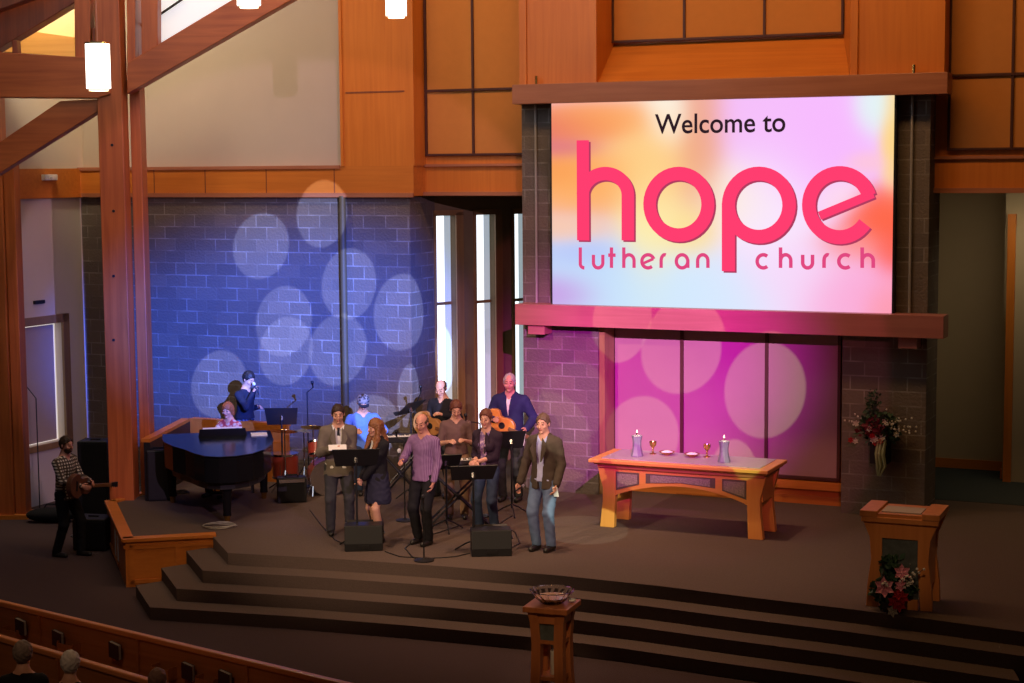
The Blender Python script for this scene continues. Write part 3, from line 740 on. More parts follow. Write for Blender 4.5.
# ------------------------------------------------------------------ bodies: distance field -> smooth mesh
class Field:
    def __init__(s, lo, hi, h):
        s.h = h; s.lo = np.array(lo, float); n = np.ceil((np.array(hi)-s.lo)/h).astype(int)+1; s.n = n
        s.ax = [s.lo[i]+h*np.arange(n[i]) for i in range(3)]
        s.d = np.full(n, .2, np.float32)
    def region(s, lo, hi, m=.07):
        sl = []
        for i in range(3):
            a = int(max(0, math.floor((lo[i]-m-s.lo[i])/s.h))); b = int(min(s.n[i], math.ceil((hi[i]+m-s.lo[i])/s.h)+1))
            if b <= a: return None
            sl.append(slice(a, b))
        return tuple(sl)
    def pts(s, sl):
        return (s.ax[0][sl[0]][:,None,None], s.ax[1][sl[1]][None,:,None], s.ax[2][sl[2]][None,None,:])
    def put(s, sl, d, k, op='+'):
        cur = s.d[sl]; d = d.astype(np.float32)
        if op == '+':
            if k > 0:
                hh = np.clip(.5+.5*(cur-d)/k, 0, 1); s.d[sl] = cur*(1-hh)+d*hh-k*hh*(1-hh)
            else: s.d[sl] = np.minimum(cur, d)
        elif op == '-': s.d[sl] = np.maximum(cur, -d)
        else: s.d[sl] = np.maximum(cur, d)
    def cone(s, a, b, ra, rb, k=.02, fl=1.0, op='+'):
        """rounded cone a->b ; fl<1 flattens it front to back"""
        a = np.array(a, float); b = np.array(b, float); r = max(ra, rb)
        sl = s.region(np.minimum(a, b)-r, np.maximum(a, b)+r)
        if sl is None: return
        x, y, z = s.pts(sl); yf = (y-(a[1]+b[1])/2)/fl; a2 = a.copy(); b2 = b.copy(); mid = (a[1]+b[1])/2
        a2[1] = (a[1]-mid)/fl; b2[1] = (b[1]-mid)/fl
        ab = b2-a2; L2 = max(ab@ab, 1e-9)
        t = np.clip(((x-a2[0])*ab[0]+(yf-a2[1])*ab[1]+(z-a2[2])*ab[2])/L2, 0, 1)
        d = np.sqrt((x-a2[0]-t*ab[0])**2+(yf-a2[1]-t*ab[1])**2+(z-a2[2]-t*ab[2])**2)-(ra+(rb-ra)*t)
        if fl != 1: d = d*(.5+.5*fl)
        s.put(sl, d, k, op)
    def ell(s, c, r, R=None, k=.01, op='+', ext=None):
        """ellipsoid at c, radii r, orientation R (3x3, columns local axes)"""
        c = np.array(c, float); r = np.array(r, float); m = r.max()
        sl = s.region(c-m, c+m)
        if sl is None: return
        x, y, z = s.pts(sl); x = x-c[0]; y = y-c[1]; z = z-c[2]
        if R is not None: x, y, z = R[0,0]*x+R[1,0]*y+R[2,0]*z, R[0,1]*x+R[1,1]*y+R[2,1]*z, R[0,2]*x+R[1,2]*y+R[2,2]*z
        q = np.sqrt((x/r[0])**2+(y/r[1])**2+(z/r[2])**2); g = np.sqrt((x/r[0]**2)**2+(y/r[1]**2)**2+(z/r[2]**2)**2)+1e-6
        d = q*(q-1)/g
        s.put(sl, d, k, op)
    def halfspace(s, p, n, op='i'):
        """keep the side where (x-p).n < 0"""
        x, y, z = s.ax[0][:,None,None], s.ax[1][None,:,None], s.ax[2][None,None,:]
        n = np.array(n, float); n /= np.linalg.norm(n)
        d = (x-p[0])*n[0]+(y-p[1])*n[1]+(z-p[2])*n[2]
        s.d = np.maximum(s.d, d.astype(np.float32))
    def folds(s, amp, sc, seed=0):
        x, y, z = s.ax[0][:,None,None], s.ax[1][None,:,None], s.ax[2][None,None,:]
        s.d = s.d+(amp*np.sin(x*sc*1.3+seed+2*np.sin(z*sc*.6+seed))*np.cos(z*sc+1.7*seed+1.5*np.sin(y*sc))).astype(np.float32)
    def mesh(s):
        d = s.d; d = np.pad(d, 1, constant_values=.2); lo = s.lo-s.h; ins = d < 0
        n0, n1, n2 = d.shape
        acc = np.zeros((n0-1, n1-1, n2-1, 3), np.float32); cnt = np.zeros((n0-1, n1-1, n2-1), np.float32)
        def sub(A, i, j, k): return A[i:n0-1+i, j:n1-1+j, k:n2-1+k]
        for ax in range(3):
            for p in (0, 1):
                for q in (0, 1):
                    o0 = [0, 0, 0]; o1 = [0, 0, 0]; oth = [t for t in range(3) if t != ax]
                    o0[oth[0]] = p; o0[oth[1]] = q; o1 = list(o0); o1[ax] = 1
                    A = sub(d, *o0); B = sub(d, *o1); m = (A < 0) != (B < 0)
                    idx = np.nonzero(m); a = A[idx]; b = B[idx]; t = a/(a-b)
                    pos = np.zeros((len(a), 3), np.float32); pos[:, oth[0]] = p; pos[:, oth[1]] = q; pos[:, ax] = t
                    acc[idx] += pos; cnt[idx] += 1
        cells = np.nonzero(cnt); N = len(cells[0])
        idm = np.full(cnt.shape, -1, np.int64); idm[cells] = np.arange(N)
        v = (np.stack(cells, 1)+acc[cells]/cnt[cells][:,None])*s.h+lo
        faces = []
        for ax in range(3):
            b_, c_ = [(1, 2), (2, 0), (0, 1)][ax]
            sA = [slice(1, -1)]*3; sA[ax] = slice(0, -1); sB = [slice(1, -1)]*3; sB[ax] = slice(1, None)
            A = ins[tuple(sA)]; B = ins[tuple(sB)]; m = A != B
            i = np.stack(np.nonzero(m), 1); flip = A[m]
            base = i.copy(); 
            for t in range(3):
                if t != ax: base[:, t] += 1
            def cell(db, dc):
                q = base.copy(); q[:, b_] -= db; q[:, c_] -= dc; return idm[q[:,0], q[:,1], q[:,2]]
            f = np.stack([cell(0,0), cell(1,0), cell(1,1), cell(0,1)], 1)
            f[~flip] = f[~flip][:, ::-1]
            faces.append(f)
        f = np.concatenate(faces); f = f[(f >= 0).all(1)]
        return v, f
    def build(s, name, mats, parent=None, classify=None):
        v, f = s.mesh(); me = bpy.data.meshes.new(name)
        me.vertices.add(len(v)); me.vertices.foreach_set('co', v.astype(np.float32).ravel())
        me.loops.add(len(f)*4); me.loops.foreach_set('vertex_index', f.ravel().astype(np.int32))
        me.polygons.add(len(f)); me.polygons.foreach_set('loop_start', np.arange(0, len(f)*4, 4, dtype=np.int32))
        me.polygons.foreach_set('use_smooth', np.ones(len(f), bool))
        for m in (mats if isinstance(mats, (list, tuple)) else [mats]): me.materials.append(m)
        if classify is not None:
            cen = v[f].mean(1); me.polygons.foreach_set('material_index', classify(cen).astype(np.int32))
        me.update(calc_edges=True); me.validate()
        o = bpy.data.objects.new(name, me); COL.objects.link(o)
        if parent: o.parent = parent
        return o
V3 = lambda *a: np.array(a, float)
def rotm(yaw=0, pitch=0, roll=0):
    """yaw + turns to the person's left, pitch + looks down"""
    return np.array((Euler((math.radians(-pitch), math.radians(roll), math.radians(yaw)), 'XYZ')).to_matrix())
def ik(a, c, l1, l2, hint):
    d = c-a; L = np.linalg.norm(d)
    if L > (l1+l2)*.995: c = a+d/L*(l1+l2)*.995; d = c-a; L = np.linalg.norm(d)
    L = max(L, abs(l1-l2)+.01)
    u = d/L; x = (l1*l1-l2*l2+L*L)/(2*L); hgt = math.sqrt(max(l1*l1-x*x, 0)); h = hint-u*(hint@u); h /= np.linalg.norm(h)
    return a+u*x+h*hgt, c
def cloth(name, col, rough=.85, **k): return mat(name, col, rough, spec=.2, **k)
def pattern(name, kind, c1, c2, sc=20):
    m, nt, b = base_mat(name); N = nt.nodes.new; K = nt.links.new
    tc = N('ShaderNodeTexCoord'); b.inputs['Roughness'].default_value = .8; b.inputs['Specular IOR Level'].default_value = .2
    if kind == 'plaid':
        fs_ = []
        for d in ('X', 'Z'):
            w = N('ShaderNodeTexWave'); w.bands_direction = d; w.inputs['Scale'].default_value = sc; K(tc.outputs['Object'], w.inputs[0])
            fs_.append(w.outputs['Fac'])
        mu = N('ShaderNodeMath'); mu.operation = 'MULTIPLY'; K(fs_[0], mu.inputs[0]); K(fs_[1], mu.inputs[1]); f = mu.outputs[0]
    elif kind == 'stripe':
        w = N('ShaderNodeTexWave'); w.bands_direction = 'X'; w.inputs['Scale'].default_value = sc; K(tc.outputs['Object'], w.inputs[0]); f = w.outputs['Fac']
    else:
        n = N('ShaderNodeTexVoronoi'); n.inputs['Scale'].default_value = sc; K(tc.outputs['Object'], n.inputs['Vector']); f = n.outputs['Distance']
    r = N('ShaderNodeValToRGB'); r.color_ramp.elements[0].position = .25; r.color_ramp.elements[1].position = .6
    r.color_ramp.elements[0].color = (*c1, 1); r.color_ramp.elements[1].color = (*c2, 1); K(f, r.inputs[0]); K(r.outputs[0], b.inputs['Base Color'])
    return m
SKIN = mat('skin_light', (.62, .33, .22), .55, var=.06, scale=12); SKIN2 = mat('skin_ruddy', (.60, .27, .20), .55, var=.06, scale=12)
EYE = mat('eye_dark', (.03, .02, .02), .3); LIP = mat('lips', (.38, .11, .09), .5); BROW = mat('brow', (.09, .05, .03), .8)
HB = mat('hair_dark_brown', (.035, .018, .010), .6, var=.3, scale=60); HM = mat('hair_brown', (.09, .045, .028), .6, var=.3, scale=60)
HL = mat('hair_long_auburn', (.22, .085, .03), .5, var=.4, scale=50); HR = mat('hair_red_brown', (.13, .04, .022), .6, var=.3, scale=60)
HG = mat('hair_grey', (.35, .30, .27), .7, var=.25, scale=60); HW = mat('hair_white', (.62, .58, .54), .7, var=.2, scale=60); HBK = mat('hair_black', (.012, .010, .012), .6, var=.3, scale=60)
SHOE = mat('shoe_black', (.02, .017, .016), .4)
def person(label, loc, face, H=1.75, hands=None, lean=0, head=(0, 0), sit=0, feet=None, build=1.0, skin=SKIN, hair=('short', HB),
           top=None, sleeve=1.0, hem=.90, tuck=False, jacket=None, jopen=.07, legs=None, skirt=None, shoes=SHOE, bust=0, boots=False, hint=None,
           lapels=True, brows=BROW, beard=None, seed=0, only_top=False, group=None, elbow=None, hres=.0085):
    """local frame: x = person's right-hand side, y = forward, z = up. face: degrees, 0 looks at the audience, + to the right of the photo"""
    sc = H/1.75; root_z = loc[2]; HS = 1.07
    s = 1.0
    hipz = (.93 if not sit else sit/sc+.09); ly = 0.0
    spine = lambda z: V3(0, -math.sin(math.radians(-lean))*(z-.93)*0+math.tan(math.radians(lean))*(z-.93), z+(hipz-.93))
    pel, wai, che, shc, nek = (spine(z) for z in (.95, 1.10, 1.28, 1.385, 1.50))
    b = build
    shL, shR = shc+V3(-.172*b, -.01, .0), shc+V3(.172*b, -.01, .0)
    hc = nek+V3(0, .03+.10*math.sin(math.radians(head[1]))*.5, .125)
    Rh = rotm(head[0], head[1])
    hl, hr = V3(-.09, 0, hipz-.02), V3(.09, 0, hipz-.02)
    if feet is None: feet = ((-.11, 0, .08), (.11, .02, .08)) if not sit else ((-.14, .40, .08), (.14, .40, .08))
    fl_, fr_ = V3(*feet[0]), V3(*feet[1])
    kl, fl_ = ik(hl, fl_, .43, .43, V3(-.15, 1, .3 if sit else 0)); kr, fr_ = ik(hr, fr_, .43, .43, V3(.15, 1, .3 if sit else 0))
    if hands is None: hands = ((-.27, .05, .80), (.27, .05, .80))
    HL_, HR_ = V3(*hands[0]), V3(*hands[1])
    hint = hint or (V3(-.5, -1, -.2), V3(.5, -1, -.2))
    el, HL_ = ik(shL, HL_, .285, .265, V3(*hint[0])); er, HR_ = ik(shR, HR_, .285, .265, V3(*hint[1]))
    allp = np.array([fl_, fr_, kl, kr, el, er, HL_, HR_, hc, hl, hr, shL, shR])
    lo = allp.min(0)-.24; hi = allp.max(0)+.24; lo[2] = -.02; lo[0] = min(lo[0], -.3); hi[0] = max(hi[0], .3)
    # --- body
    g = Field(lo, hi, hres)
    g.cone(pel, wai, .150*b, .128*b, .03, .72); g.cone(wai, che, .128*b, .150*b, .04, .72)
    for q in (-1, 1): g.cone(nek+V3(0, -.01, -.03), shc+V3(q*.14*b, 0, .0), .050, .050, .04)
    g.cone(shc+V3(-.11*b, 0, -.03), shc+V3(.11*b, 0, -.03), .065, .065, .04); g.cone(che, nek, .12*b, .05, .05, .75)
    if bust:
        for q in (-1, 1): g.ell(che+V3(q*.07, .10, -.02), (.065, .055, .065), k=.04)
    g.cone(nek+V3(0, -.01, -.06), hc+V3(0, -.012, -.05), .056, .052, .03)
    for a, k_, f_ in ((hl, kl, fl_), (hr, kr, fr_)):
        g.cone(a, k_, .088*b, .056, .03); g.cone(k_, (k_*.55+f_*.45)+V3(0, -.012, 0), .054, .055, .02); g.cone(k_, f_, .052, .038, .02)
        g.cone(f_+V3(0, -.03, -.045), f_+V3(0, .15, -.055), .034, .028, .02)
    for q, a, e, h_ in ((-1, shL, el, HL_), (1, shR, er, HR_)):
        g.cone(a, e, .050*b, .040, .03); g.cone(e, h_, .040, .027, .02)
        d = h_-e; d /= np.linalg.norm(d); up = V3(0, 0, 1); side = np.cross(d, V3(0, 1, 0.3)); side /= np.linalg.norm(side)
        nrm = np.cross(side, d)
        curl = V3(-q, 0, 0)*.0+nrm*0
        # palm and five fingers, relaxed and slightly curled
        inn = V3(-q*.6, .5, -.2); inn = inn-d*(inn@d); inn /= np.linalg.norm(inn); sd = np.cross(d, inn)
        for t in (-.022, -.007, .008, .022): g.cone(h_, h_+d*.08+sd*t, .017, .013, .008)
        for t, L in ((-.027, .062), (-.009, .078), (.009, .082), (.027, .070)):
            p0 = h_+d*.08+sd*t; p1 = p0+d*L*.5+inn*L*.18; p2 = p1+d*L*.28+inn*L*.42
            g.cone(p0, p1, .0095, .009, .004); g.cone(p1, p2, .009, .0085, .003)
        ts = -1 if (sd@V3(0, .3, 1)) < 0 else 1
        g.cone(h_+d*.02+sd*ts*.02, h_+d*.055+sd*ts*.05+inn*.012, .012, .010, .006); g.cone(h_+d*.055+sd*ts*.05+inn*.012, h_+d*.085+sd*ts*.052+inn*.03, .010, .009, .003)
    hp_ = lambda x, y, z: hc+Rh@(V3(x, y, z)*HS)
    g.ell(hp_(0, -.008, .018), (.074, .092, .098), Rh, .01); g.ell(hp_(0, .022, -.045), (.055, .062, .066), Rh, .03)
    g.ell(hp_(0, .066, -.094), (.022, .02, .016), Rh, .02)
    g.cone(hp_(0, .082, .012), hp_(0, .104, -.030), .008, .013, .012); g.cone(hp_(-.03, .075, .024), hp_(.03, .075, .024), .011, .011, .012)
    for q in (-1, 1):
        g.ell(hp_(q*.031, .092, .006), (.014, .009, .008), Rh, op='-'); g.ell(hp_(q*.031, .078, .005), (.014, .012, .012), Rh, .002)
        g.ell(hp_(q*.076, -.005, -.005), (.010, .020, .030), Rh, .006); g.ell(hp_(q*.040, .062, -.028), (.022, .018, .018), Rh, .02)
    g.ell(hp_(0, .084, -.060), (.024, .012, .010), Rh, .008)
    def cls(c):
        q = (c-hc)@Rh; r = np.zeros(len(c), int)
        e = (np.abs(np.abs(q[:,0])-.033) < .009) & (np.abs(q[:,2]-.005) < .006) & (q[:,1] > .06); r[e] = 1
        r[(np.abs(q[:,0]) < .024) & (np.abs(q[:,2]+.060) < .008) & (q[:,1] > .075)] = 2
        r[(np.abs(np.abs(q[:,0])-.032) < .018) & (np.abs(q[:,2]-.030) < .0045) & (q[:,1] > .06)] = 3
        return r
    o = g.build('person', [skin, EYE, LIP, brows], None, cls)
    ph = PI+math.radians(face)
    o.matrix_world = Matrix.Translation(loc) @ Matrix.Rotation(ph, 4, 'Z') @ Matrix.Diagonal((sc, sc, sc, 1))
    o['label'] = label; o['category'] = 'person'
    if group: o['group'] = group
    # --- hair
    kind, hm = hair
    if kind:
        big = {'long': .42, 'bob': .12}.get(kind, .0)
        g = Field(hc-V3(.17, .2, .18+big), hc+V3(.17, .17, .17), .0075)
        g.ell(hp_(0, -.010, .022), (.087, .106, .112), Rh, 0)
        if kind == 'thick' : g.ell(hp_(0, -.01, .04), (.088, .10, .10), Rh, .02)
        fn = Rh@V3(0, .8, -.6); t = .020 if kind not in ('bob', 'long') else .045
        g.halfspace(hc+fn*t, fn)
        if kind == 'bald':
            cn = Rh@V3(0, .25, .97); g.halfspace(hc+cn*.045, cn)
        if kind == 'receding':
            cn = Rh@V3(0, .8, .6); g.halfspace(hc+cn*.088, cn)
        if kind == 'bob':
            for q in (-1, 1): g.cone(hp_(q*.066, -.02, .03), hp_(q*.072, -.015, -.06), .03, .026, .03)
            g.cone(hp_(0, -.07, .02), hp_(0, -.075, -.07), .055, .045, .03)
        if kind == 'long':
            for q in (-1, 1): g.cone(hp_(q*.066, -.015, .03), hc+V3(q*.085, .03, -.16), .032, .038, .03); g.cone(hc+V3(q*.085, .03, -.16), hc+V3(q*.09, .12, -.34), .040, .022, .03)
            g.cone(hp_(0, -.07, .02), hc+V3(0, -.12, -.20), .06, .08, .04); g.cone(hc+V3(0, -.12, -.20), hc+V3(0, -.14, -.40), .085, .045, .03)
        g.folds(.0045, 75, seed)
        g.build('hair', hm, o)
    if beard:
        g = Field(hc-V3(.12, .12, .2), hc+V3(.12, .17, .05), .0075)
        g.ell(hp_(0, .030, -.062), (.062, .066, .062), Rh, 0); cn = Rh@V3(0, -.2, 1); g.halfspace(hc+cn*-.045, cn); fn = Rh@V3(0, -1, 0); g.halfspace(hc+fn*.01, fn)
        g.build('beard', beard, o)
    # --- clothes
    def torso(g, e, zlow):
        g.cone(wai, che, .128*b+e, .150*b+e, .04, .74); g.cone(shc+V3(-.11*b, 0, -.03), shc+V3(.11*b, 0, -.03), .065+e, .065+e, .04)
        for q in (-1, 1): g.cone(nek+V3(0, -.01, -.05), shc+V3(q*.14*b, 0, .0), .045+e, .050+e, .04)
        g.cone(che, nek+V3(0, 0, -.06), .12*b+e, .055+e, .05, .78)
        if zlow < 1.08: g.cone(spine(zlow+.02), wai, .168*b+e, .136*b+e, .04, .80)
        if bust:
            for q in (-1, 1): g.ell(che+V3(q*.07, .10, -.02), (.065+e, .055+e, .065+e), k=.04)
    def sleeves(g, e, amt):
        for a, el_, h_ in ((shL, el, HL_), (shR, er, HR_)):
            g.cone(a, el_ if amt >= .5 else a+(el_-a)*amt*2, .052*b+e, .043+e, .03)
            if amt > .5:
                t = (amt-.5)*2; g.cone(el_, el_+(h_-el_)*t*.95, .044+e, .043+(.032-.043)*t+e, .015)
    if top:
        g = Field(lo, hi, .0095); torso(g, .010, hem); sleeves(g, .010, sleeve)
        p = spine(hem); g.halfspace(p, (0, 0, -1)); g.folds(.0028, 34, seed+1)
        g.cone(nek+V3(0, .02, -.03), nek+V3(0, .03, .2), .062, .08, 0, op='-')
        if not jacket or True: g.ell(nek+V3(0, .085, -.04), (.035, .05, .055), k=0, op='-')
        g.build('shirt', top, o)
    if jacket:
        jm, jh = jacket
        g = Field(lo, hi, .0095); torso(g, .024, jh); sleeves(g, .019, 1.0 if sleeve >= .9 else sleeve)
        g.halfspace(spine(jh), (0, 0, -1)); g.folds(.0035, 26, seed+2)
        g.cone(nek+V3(0, .02, -.03), nek+V3(0, .03, .2), .066, .085, 0, op='-')
        if jopen:
            # open front: a wedge, widest at the collar
            z0_ = spine(jh)[2]; 
            x, y, z = g.ax[0][:,None,None], g.ax[1][None,:,None], g.ax[2][None,None,:]
            tt = np.clip((z-z0_)/(nek[2]-z0_), 0, 1); w = jopen*(.35+.65*tt) if jopen > .05 else jopen*2*np.clip((tt-.45)/.55, 0, 1)
            yl = spine(1.2)[1]; dd = np.maximum(np.abs(x)-w, yl+.02-y+0*z); g.d = np.maximum(g.d, -dd.astype(np.float32))
        g.build('jacket', jm, o)
        # lapels
        if jopen and lapels:
            mb = MB(); 
            for q in (-1, 1):
                pts = [(q*.045, .135, 1.46), (q*.085, .13, 1.40), (q*.115, .165, 1.32), (q*.05, .178, 1.16), (q*.03, .172, 1.16)]
                vs = [tuple(spine(z)+V3(x, y*b, 0)) for x, y, z in pts]; vs2 = [(x, y+.008, z) for x, y, z in vs]
                mb.add(vs+vs2, [(0,1,2,3,4), (9,8,7,6,5)]+[(i, (i+1)%5, 5+(i+1)%5, 5+i) for i in range(5)])
            mb.build('lapel', jm, o)
    if skirt:
        sm, sh = skirt
        g = Field(lo, hi, .0095); g.cone(spine(1.02), V3(0, .01, sh+.07), .128*b, .215, .02, .8); g.cone(spine(.93), V3(0, 0, sh+.12), .17, .2, .03, .8)
        g.halfspace(V3(0, 0, sh), (0, 0, -1)); g.halfspace(spine(1.05), (0, 0, 1)); g.folds(.005, 38, seed)
        g.build('skirt', sm, o)
    if legs:
        g = Field(lo, hi, .0095); g.cone(spine(.93), spine(1.02), .158*b, .138*b, .03, .74)
        for a, k_, f_ in ((hl, kl, fl_), (hr, kr, fr_)):
            g.cone(a, k_, .100*b, .074, .025); g.cone(k_, f_+V3(0, 0, .0), .073, .062, .02)
        g.halfspace(spine(1.03), (0, 0, 1)); g.halfspace(V3(0, 0, .055), (0, 0, -1)); g.folds(.004, 30, seed+3)
        g.build('trousers', legs, o)
    if shoes:
        for f_ in (fl_, fr_):
            g = Field(f_-V3(.09, .12, .1), f_+V3(.09, .24, .3), .0085)
            g.cone(f_+V3(0, -.035, -.042), f_+V3(0, .155, -.050), .042, .036, .02); g.cone(f_+V3(0, -.01, -.03), f_+V3(0, 0, .20 if boots else .02), .05, .056 if boots else .045, .03)
            g.halfspace(V3(0, 0, f_[2]-.078), (0, 0, -1))
            g.build('boot' if boots else 'shoe', shoes, o)
    o['_hl'] = list(map(float, HL_)); o['_hr'] = list(map(float, HR_)); o['_hc'] = list(map(float, hc))
    return o
def stage_pt(x, D, z=ST):                  # a spot on the stage seen in photo column x at distance D
    y = 166 + F*(HC-z)/D; p = on_z(x, y, z); return (p.x, p.y, z)
def hand_world(o, key='_hl'):
    bpy.context.view_layer.update(); return o.matrix_world @ Vector(o[key])
def tie(o, m, zt=1.45, zb=1.14, y=.13):
    MB().xprism([(-.02, zt), (.02, zt), (.014, zt-.05), (.034, zb+.05), (0, zb), (-.034, zb+.05), (-.014, zt-.05)], y, y+.012).build('necktie', m, o)
# ------------------------------------------------------------------ people
WHITESH = cloth('white_shirt', (.75, .73, .70)); GREYSUIT = cloth('taupe_suit', (.15, .125, .10)); DKTR = cloth('charcoal_trousers', (.045, .045, .05))
BLKCL = cloth('black_cloth', (.014, .013, .016)); PURP = pattern('purple_stripe_shirt', 'stripe', (.17, .07, .20), (.30, .18, .33), 16)
NAVY = cloth('navy_sweater', (.022, .024, .085)); JEANS = cloth('blue_jeans', (.13, .20, .33), var=.3, scale=10); DJEANS = cloth('dark_jeans', (.03, .045, .085), var=.3, scale=10)
BROWNSH = cloth('brown_shirt', (.15, .09, .085)); KHAKI = cloth('khaki_trousers', (.32, .20, .12)); BLUESH = cloth('bright_blue_shirt', (.10, .22, .72))
BLUEDR = cloth('light_blue_shirt', (.45, .50, .75)); TWEED = cloth('dark_tweed_jacket', (.075, .06, .045)); CARD = cloth('dark_cardigan', (.03, .018, .03))
FLORAL = pattern('patterned_blouse', 'dots', (.50, .35, .40), (.22, .14, .28), 30); PLAID = pattern('plaid_shirt', 'plaid', (.07, .05, .045), (.62, .55, .50), 7)
NAVYP = pattern('dark_plaid_tail', 'plaid', (.02, .025, .06), (.12, .15, .24), 6); DKSH = cloth('dark_navy_shirt', (.015, .018, .035)); SKIRTM = cloth('navy_skirt', (.025, .025, .05))
TIEM = cloth('dark_tie', (.02, .02, .03)); WFLOR = pattern('white_red_blouse', 'dots', (.75, .70, .70), (.5, .08, .1), 14)
P = {}
P['suit'] = person('man in a taupe suit and dark tie reading behind the front left music stand', stage_pt(340, 23.7), 8, 1.80,
    hands=((-.06, .28, 1.20), (.12, .28, 1.19)), head=(0, 14), hair=('short', HB), top=WHITESH, jacket=(GREYSUIT, .80), jopen=.045, legs=DKTR, feet=((-.13, .05, .08), (.12, -.02, .08)), build=1.06, seed=1)
tie(P['suit'], TIEM, 1.45, 1.2, .105)
P['longhair'] = person('woman with long auburn hair in black cardigan and short dark skirt', stage_pt(379, 23.2), -48, 1.68,
    hands=((.02, .24, .93), (.05, .24, .93)), head=(-8, 8), hair=('long', HL), top=WHITESH, jacket=(BLKCL, .88), jopen=.03, lapels=False, skirt=(SKIRTM, .56), boots=True, build=.88, bust=1, feet=((-.06, .03, .08), (.07, -.06, .08)), seed=2)
P['purple'] = person('balding man in a purple striped shirt and black trousers holding a microphone', stage_pt(425, 23.1), -28, 1.76,
    hands=((-.20, .10, .86), (.17, .31, 1.14)), head=(6, 16), skin=SKIN2, hair=('bald', HM), top=PURP, hem=.86, legs=BLKCL, feet=((-.08, .04, .08), (.12, -.03, .08)), seed=3, build=1.0)
P['bald'] = person('balding man in black holding a guitar in front of the slim windows', stage_pt(444, 26.4), -30, 1.80,
    hands=((-.22, .34, 1.28), (.14, .28, 1.10)), head=(10, 26), hair=('bald', HB), top=BLKCL, hem=.88, legs=DKTR, build=1.08, seed=4)
P['brown'] = person('short haired person in a brown shirt and khaki trousers looking down at the keyboard', stage_pt(457, 24.8), 4, 1.70,
    hands=((-.12, .22, 1.18), (.12, .24, 1.17)), head=(4, 26), hair=('thick', HR), top=BROWNSH, sleeve=.5, hem=.96, legs=KHAKI, build=1.0, seed=5)
P['cardigan'] = person('woman with cropped red-brown hair in dark cardigan and jeans with clasped hands', stage_pt(488, 23.7), -26, 1.72,
    hands=((-.01, .26, 1.07), (.05, .26, 1.06)), head=(8, 6), hair=('thick', HR), top=FLORAL, jacket=(CARD, .84), jopen=.075, sleeve=.72, legs=DJEANS, bust=1, build=.94, seed=6)
P['navy'] = person('tall grey haired man in a navy sweater with a sunburst guitar', stage_pt(511, 26.1), -14, 1.92,
    hands=((-.26, .16, 1.02), (.16, .30, 1.16)), head=(4, 0), skin=SKIN2, hair=('receding', HG), top=WHITESH, jacket=(NAVY, .90), jopen=.02, lapels=False, legs=DKTR, build=1.10, seed=7)
P['jacket'] = person('man in an open dark tweed jacket, pale shirt and light blue jeans', stage_pt(545, 22.75), -28, 1.80,
    hands=((-.24, .14, .88), (.30, .10, .86)), head=(4, 4), hair=('short', mat('hair_sandy', (.11, .065, .04), .6, var=.3, scale=60)), top=BLUEDR, jacket=(TWEED, .80), jopen=.07, legs=JEANS, build=1.02, seed=8, feet=((-.10, .02, .08), (.10, .04, .08)))
P['player'] = person('man with black hair in a dark shirt, head bowed, hand raised to his mouth', stage_pt(246, 28.0), 62, 1.74,
    hands=((-.10, .20, 1.16), (.10, .25, 1.42)), head=(0, 28), hair=('thick', HBK), top=DKSH, hem=.98, legs=NAVYP, build=1.05, lean=4, seed=9, hint=(V3(-.4, -1, -.3), V3(.6, .2, -1)))
P['pianist'] = person('seated pianist with red-brown hair in a white patterned blouse', stage_pt(231, 26.75), -24, 1.72, sit=.52,
    hands=((-.16, .46, .82), (.16, .46, .82)), head=(8, 8), skin=mat('skin_fair', (.80, .45, .28), .55, var=.05), hair=('bob', mat('hair_copper', (.40, .12, .03), .6, var=.3, scale=60)), top=WFLOR, hem=.9, legs=BLKCL, bust=1, build=.9, seed=10)
P['drummer'] = person('seated drummer in a bright blue shirt and a patterned cap', stage_pt(364, 27.0), 14, 1.80, sit=.56,
    hands=((-.22, .42, .92), (.20, .44, .96)), head=(-6, 24), hair=('short', HB), top=BLUESH, hem=.9, sleeve=.5, legs=DJEANS, build=1.08, seed=11)
P['plaid'] = person('bearded man in a plaid shirt standing on the nave carpet beside the stage', on_z(68, 556, 0), 66, 1.78,
    hands=((-.10, .36, 1.10), (.10, .34, 1.06)), head=(0, 6), skin=SKIN2, hair=('short', HB), beard=HB, top=PLAID, hem=.84, legs=BLKCL, build=1.05, seed=12, feet=((-.12, .14, .08), (.10, -.12, .08)))
# cap and headband on the drummer
hc_ = Vector(P['drummer']['_hc'])
cp = MB(); cp.lathe([(.094, .02), (.098, .05), (.09, .09), (.06, .125), (.01, .135)], 20, T3(hc_.x, hc_.y-.005, hc_.z, math.radians(-24)))
cp.build('cap', pattern('cap_print', 'dots', (.01, .01, .02), (.22, .22, .26), 25), P['drummer'], smooth=True)
cp = MB().prism([(-.08, .07), (.08, .07), (.07, .13), (0, .155), (-.07, .13)], .02, .032, T3(hc_.x, hc_.y-.005, hc_.z, math.radians(-30))); cp.build('cap_peak', DKSH, P['drummer'])
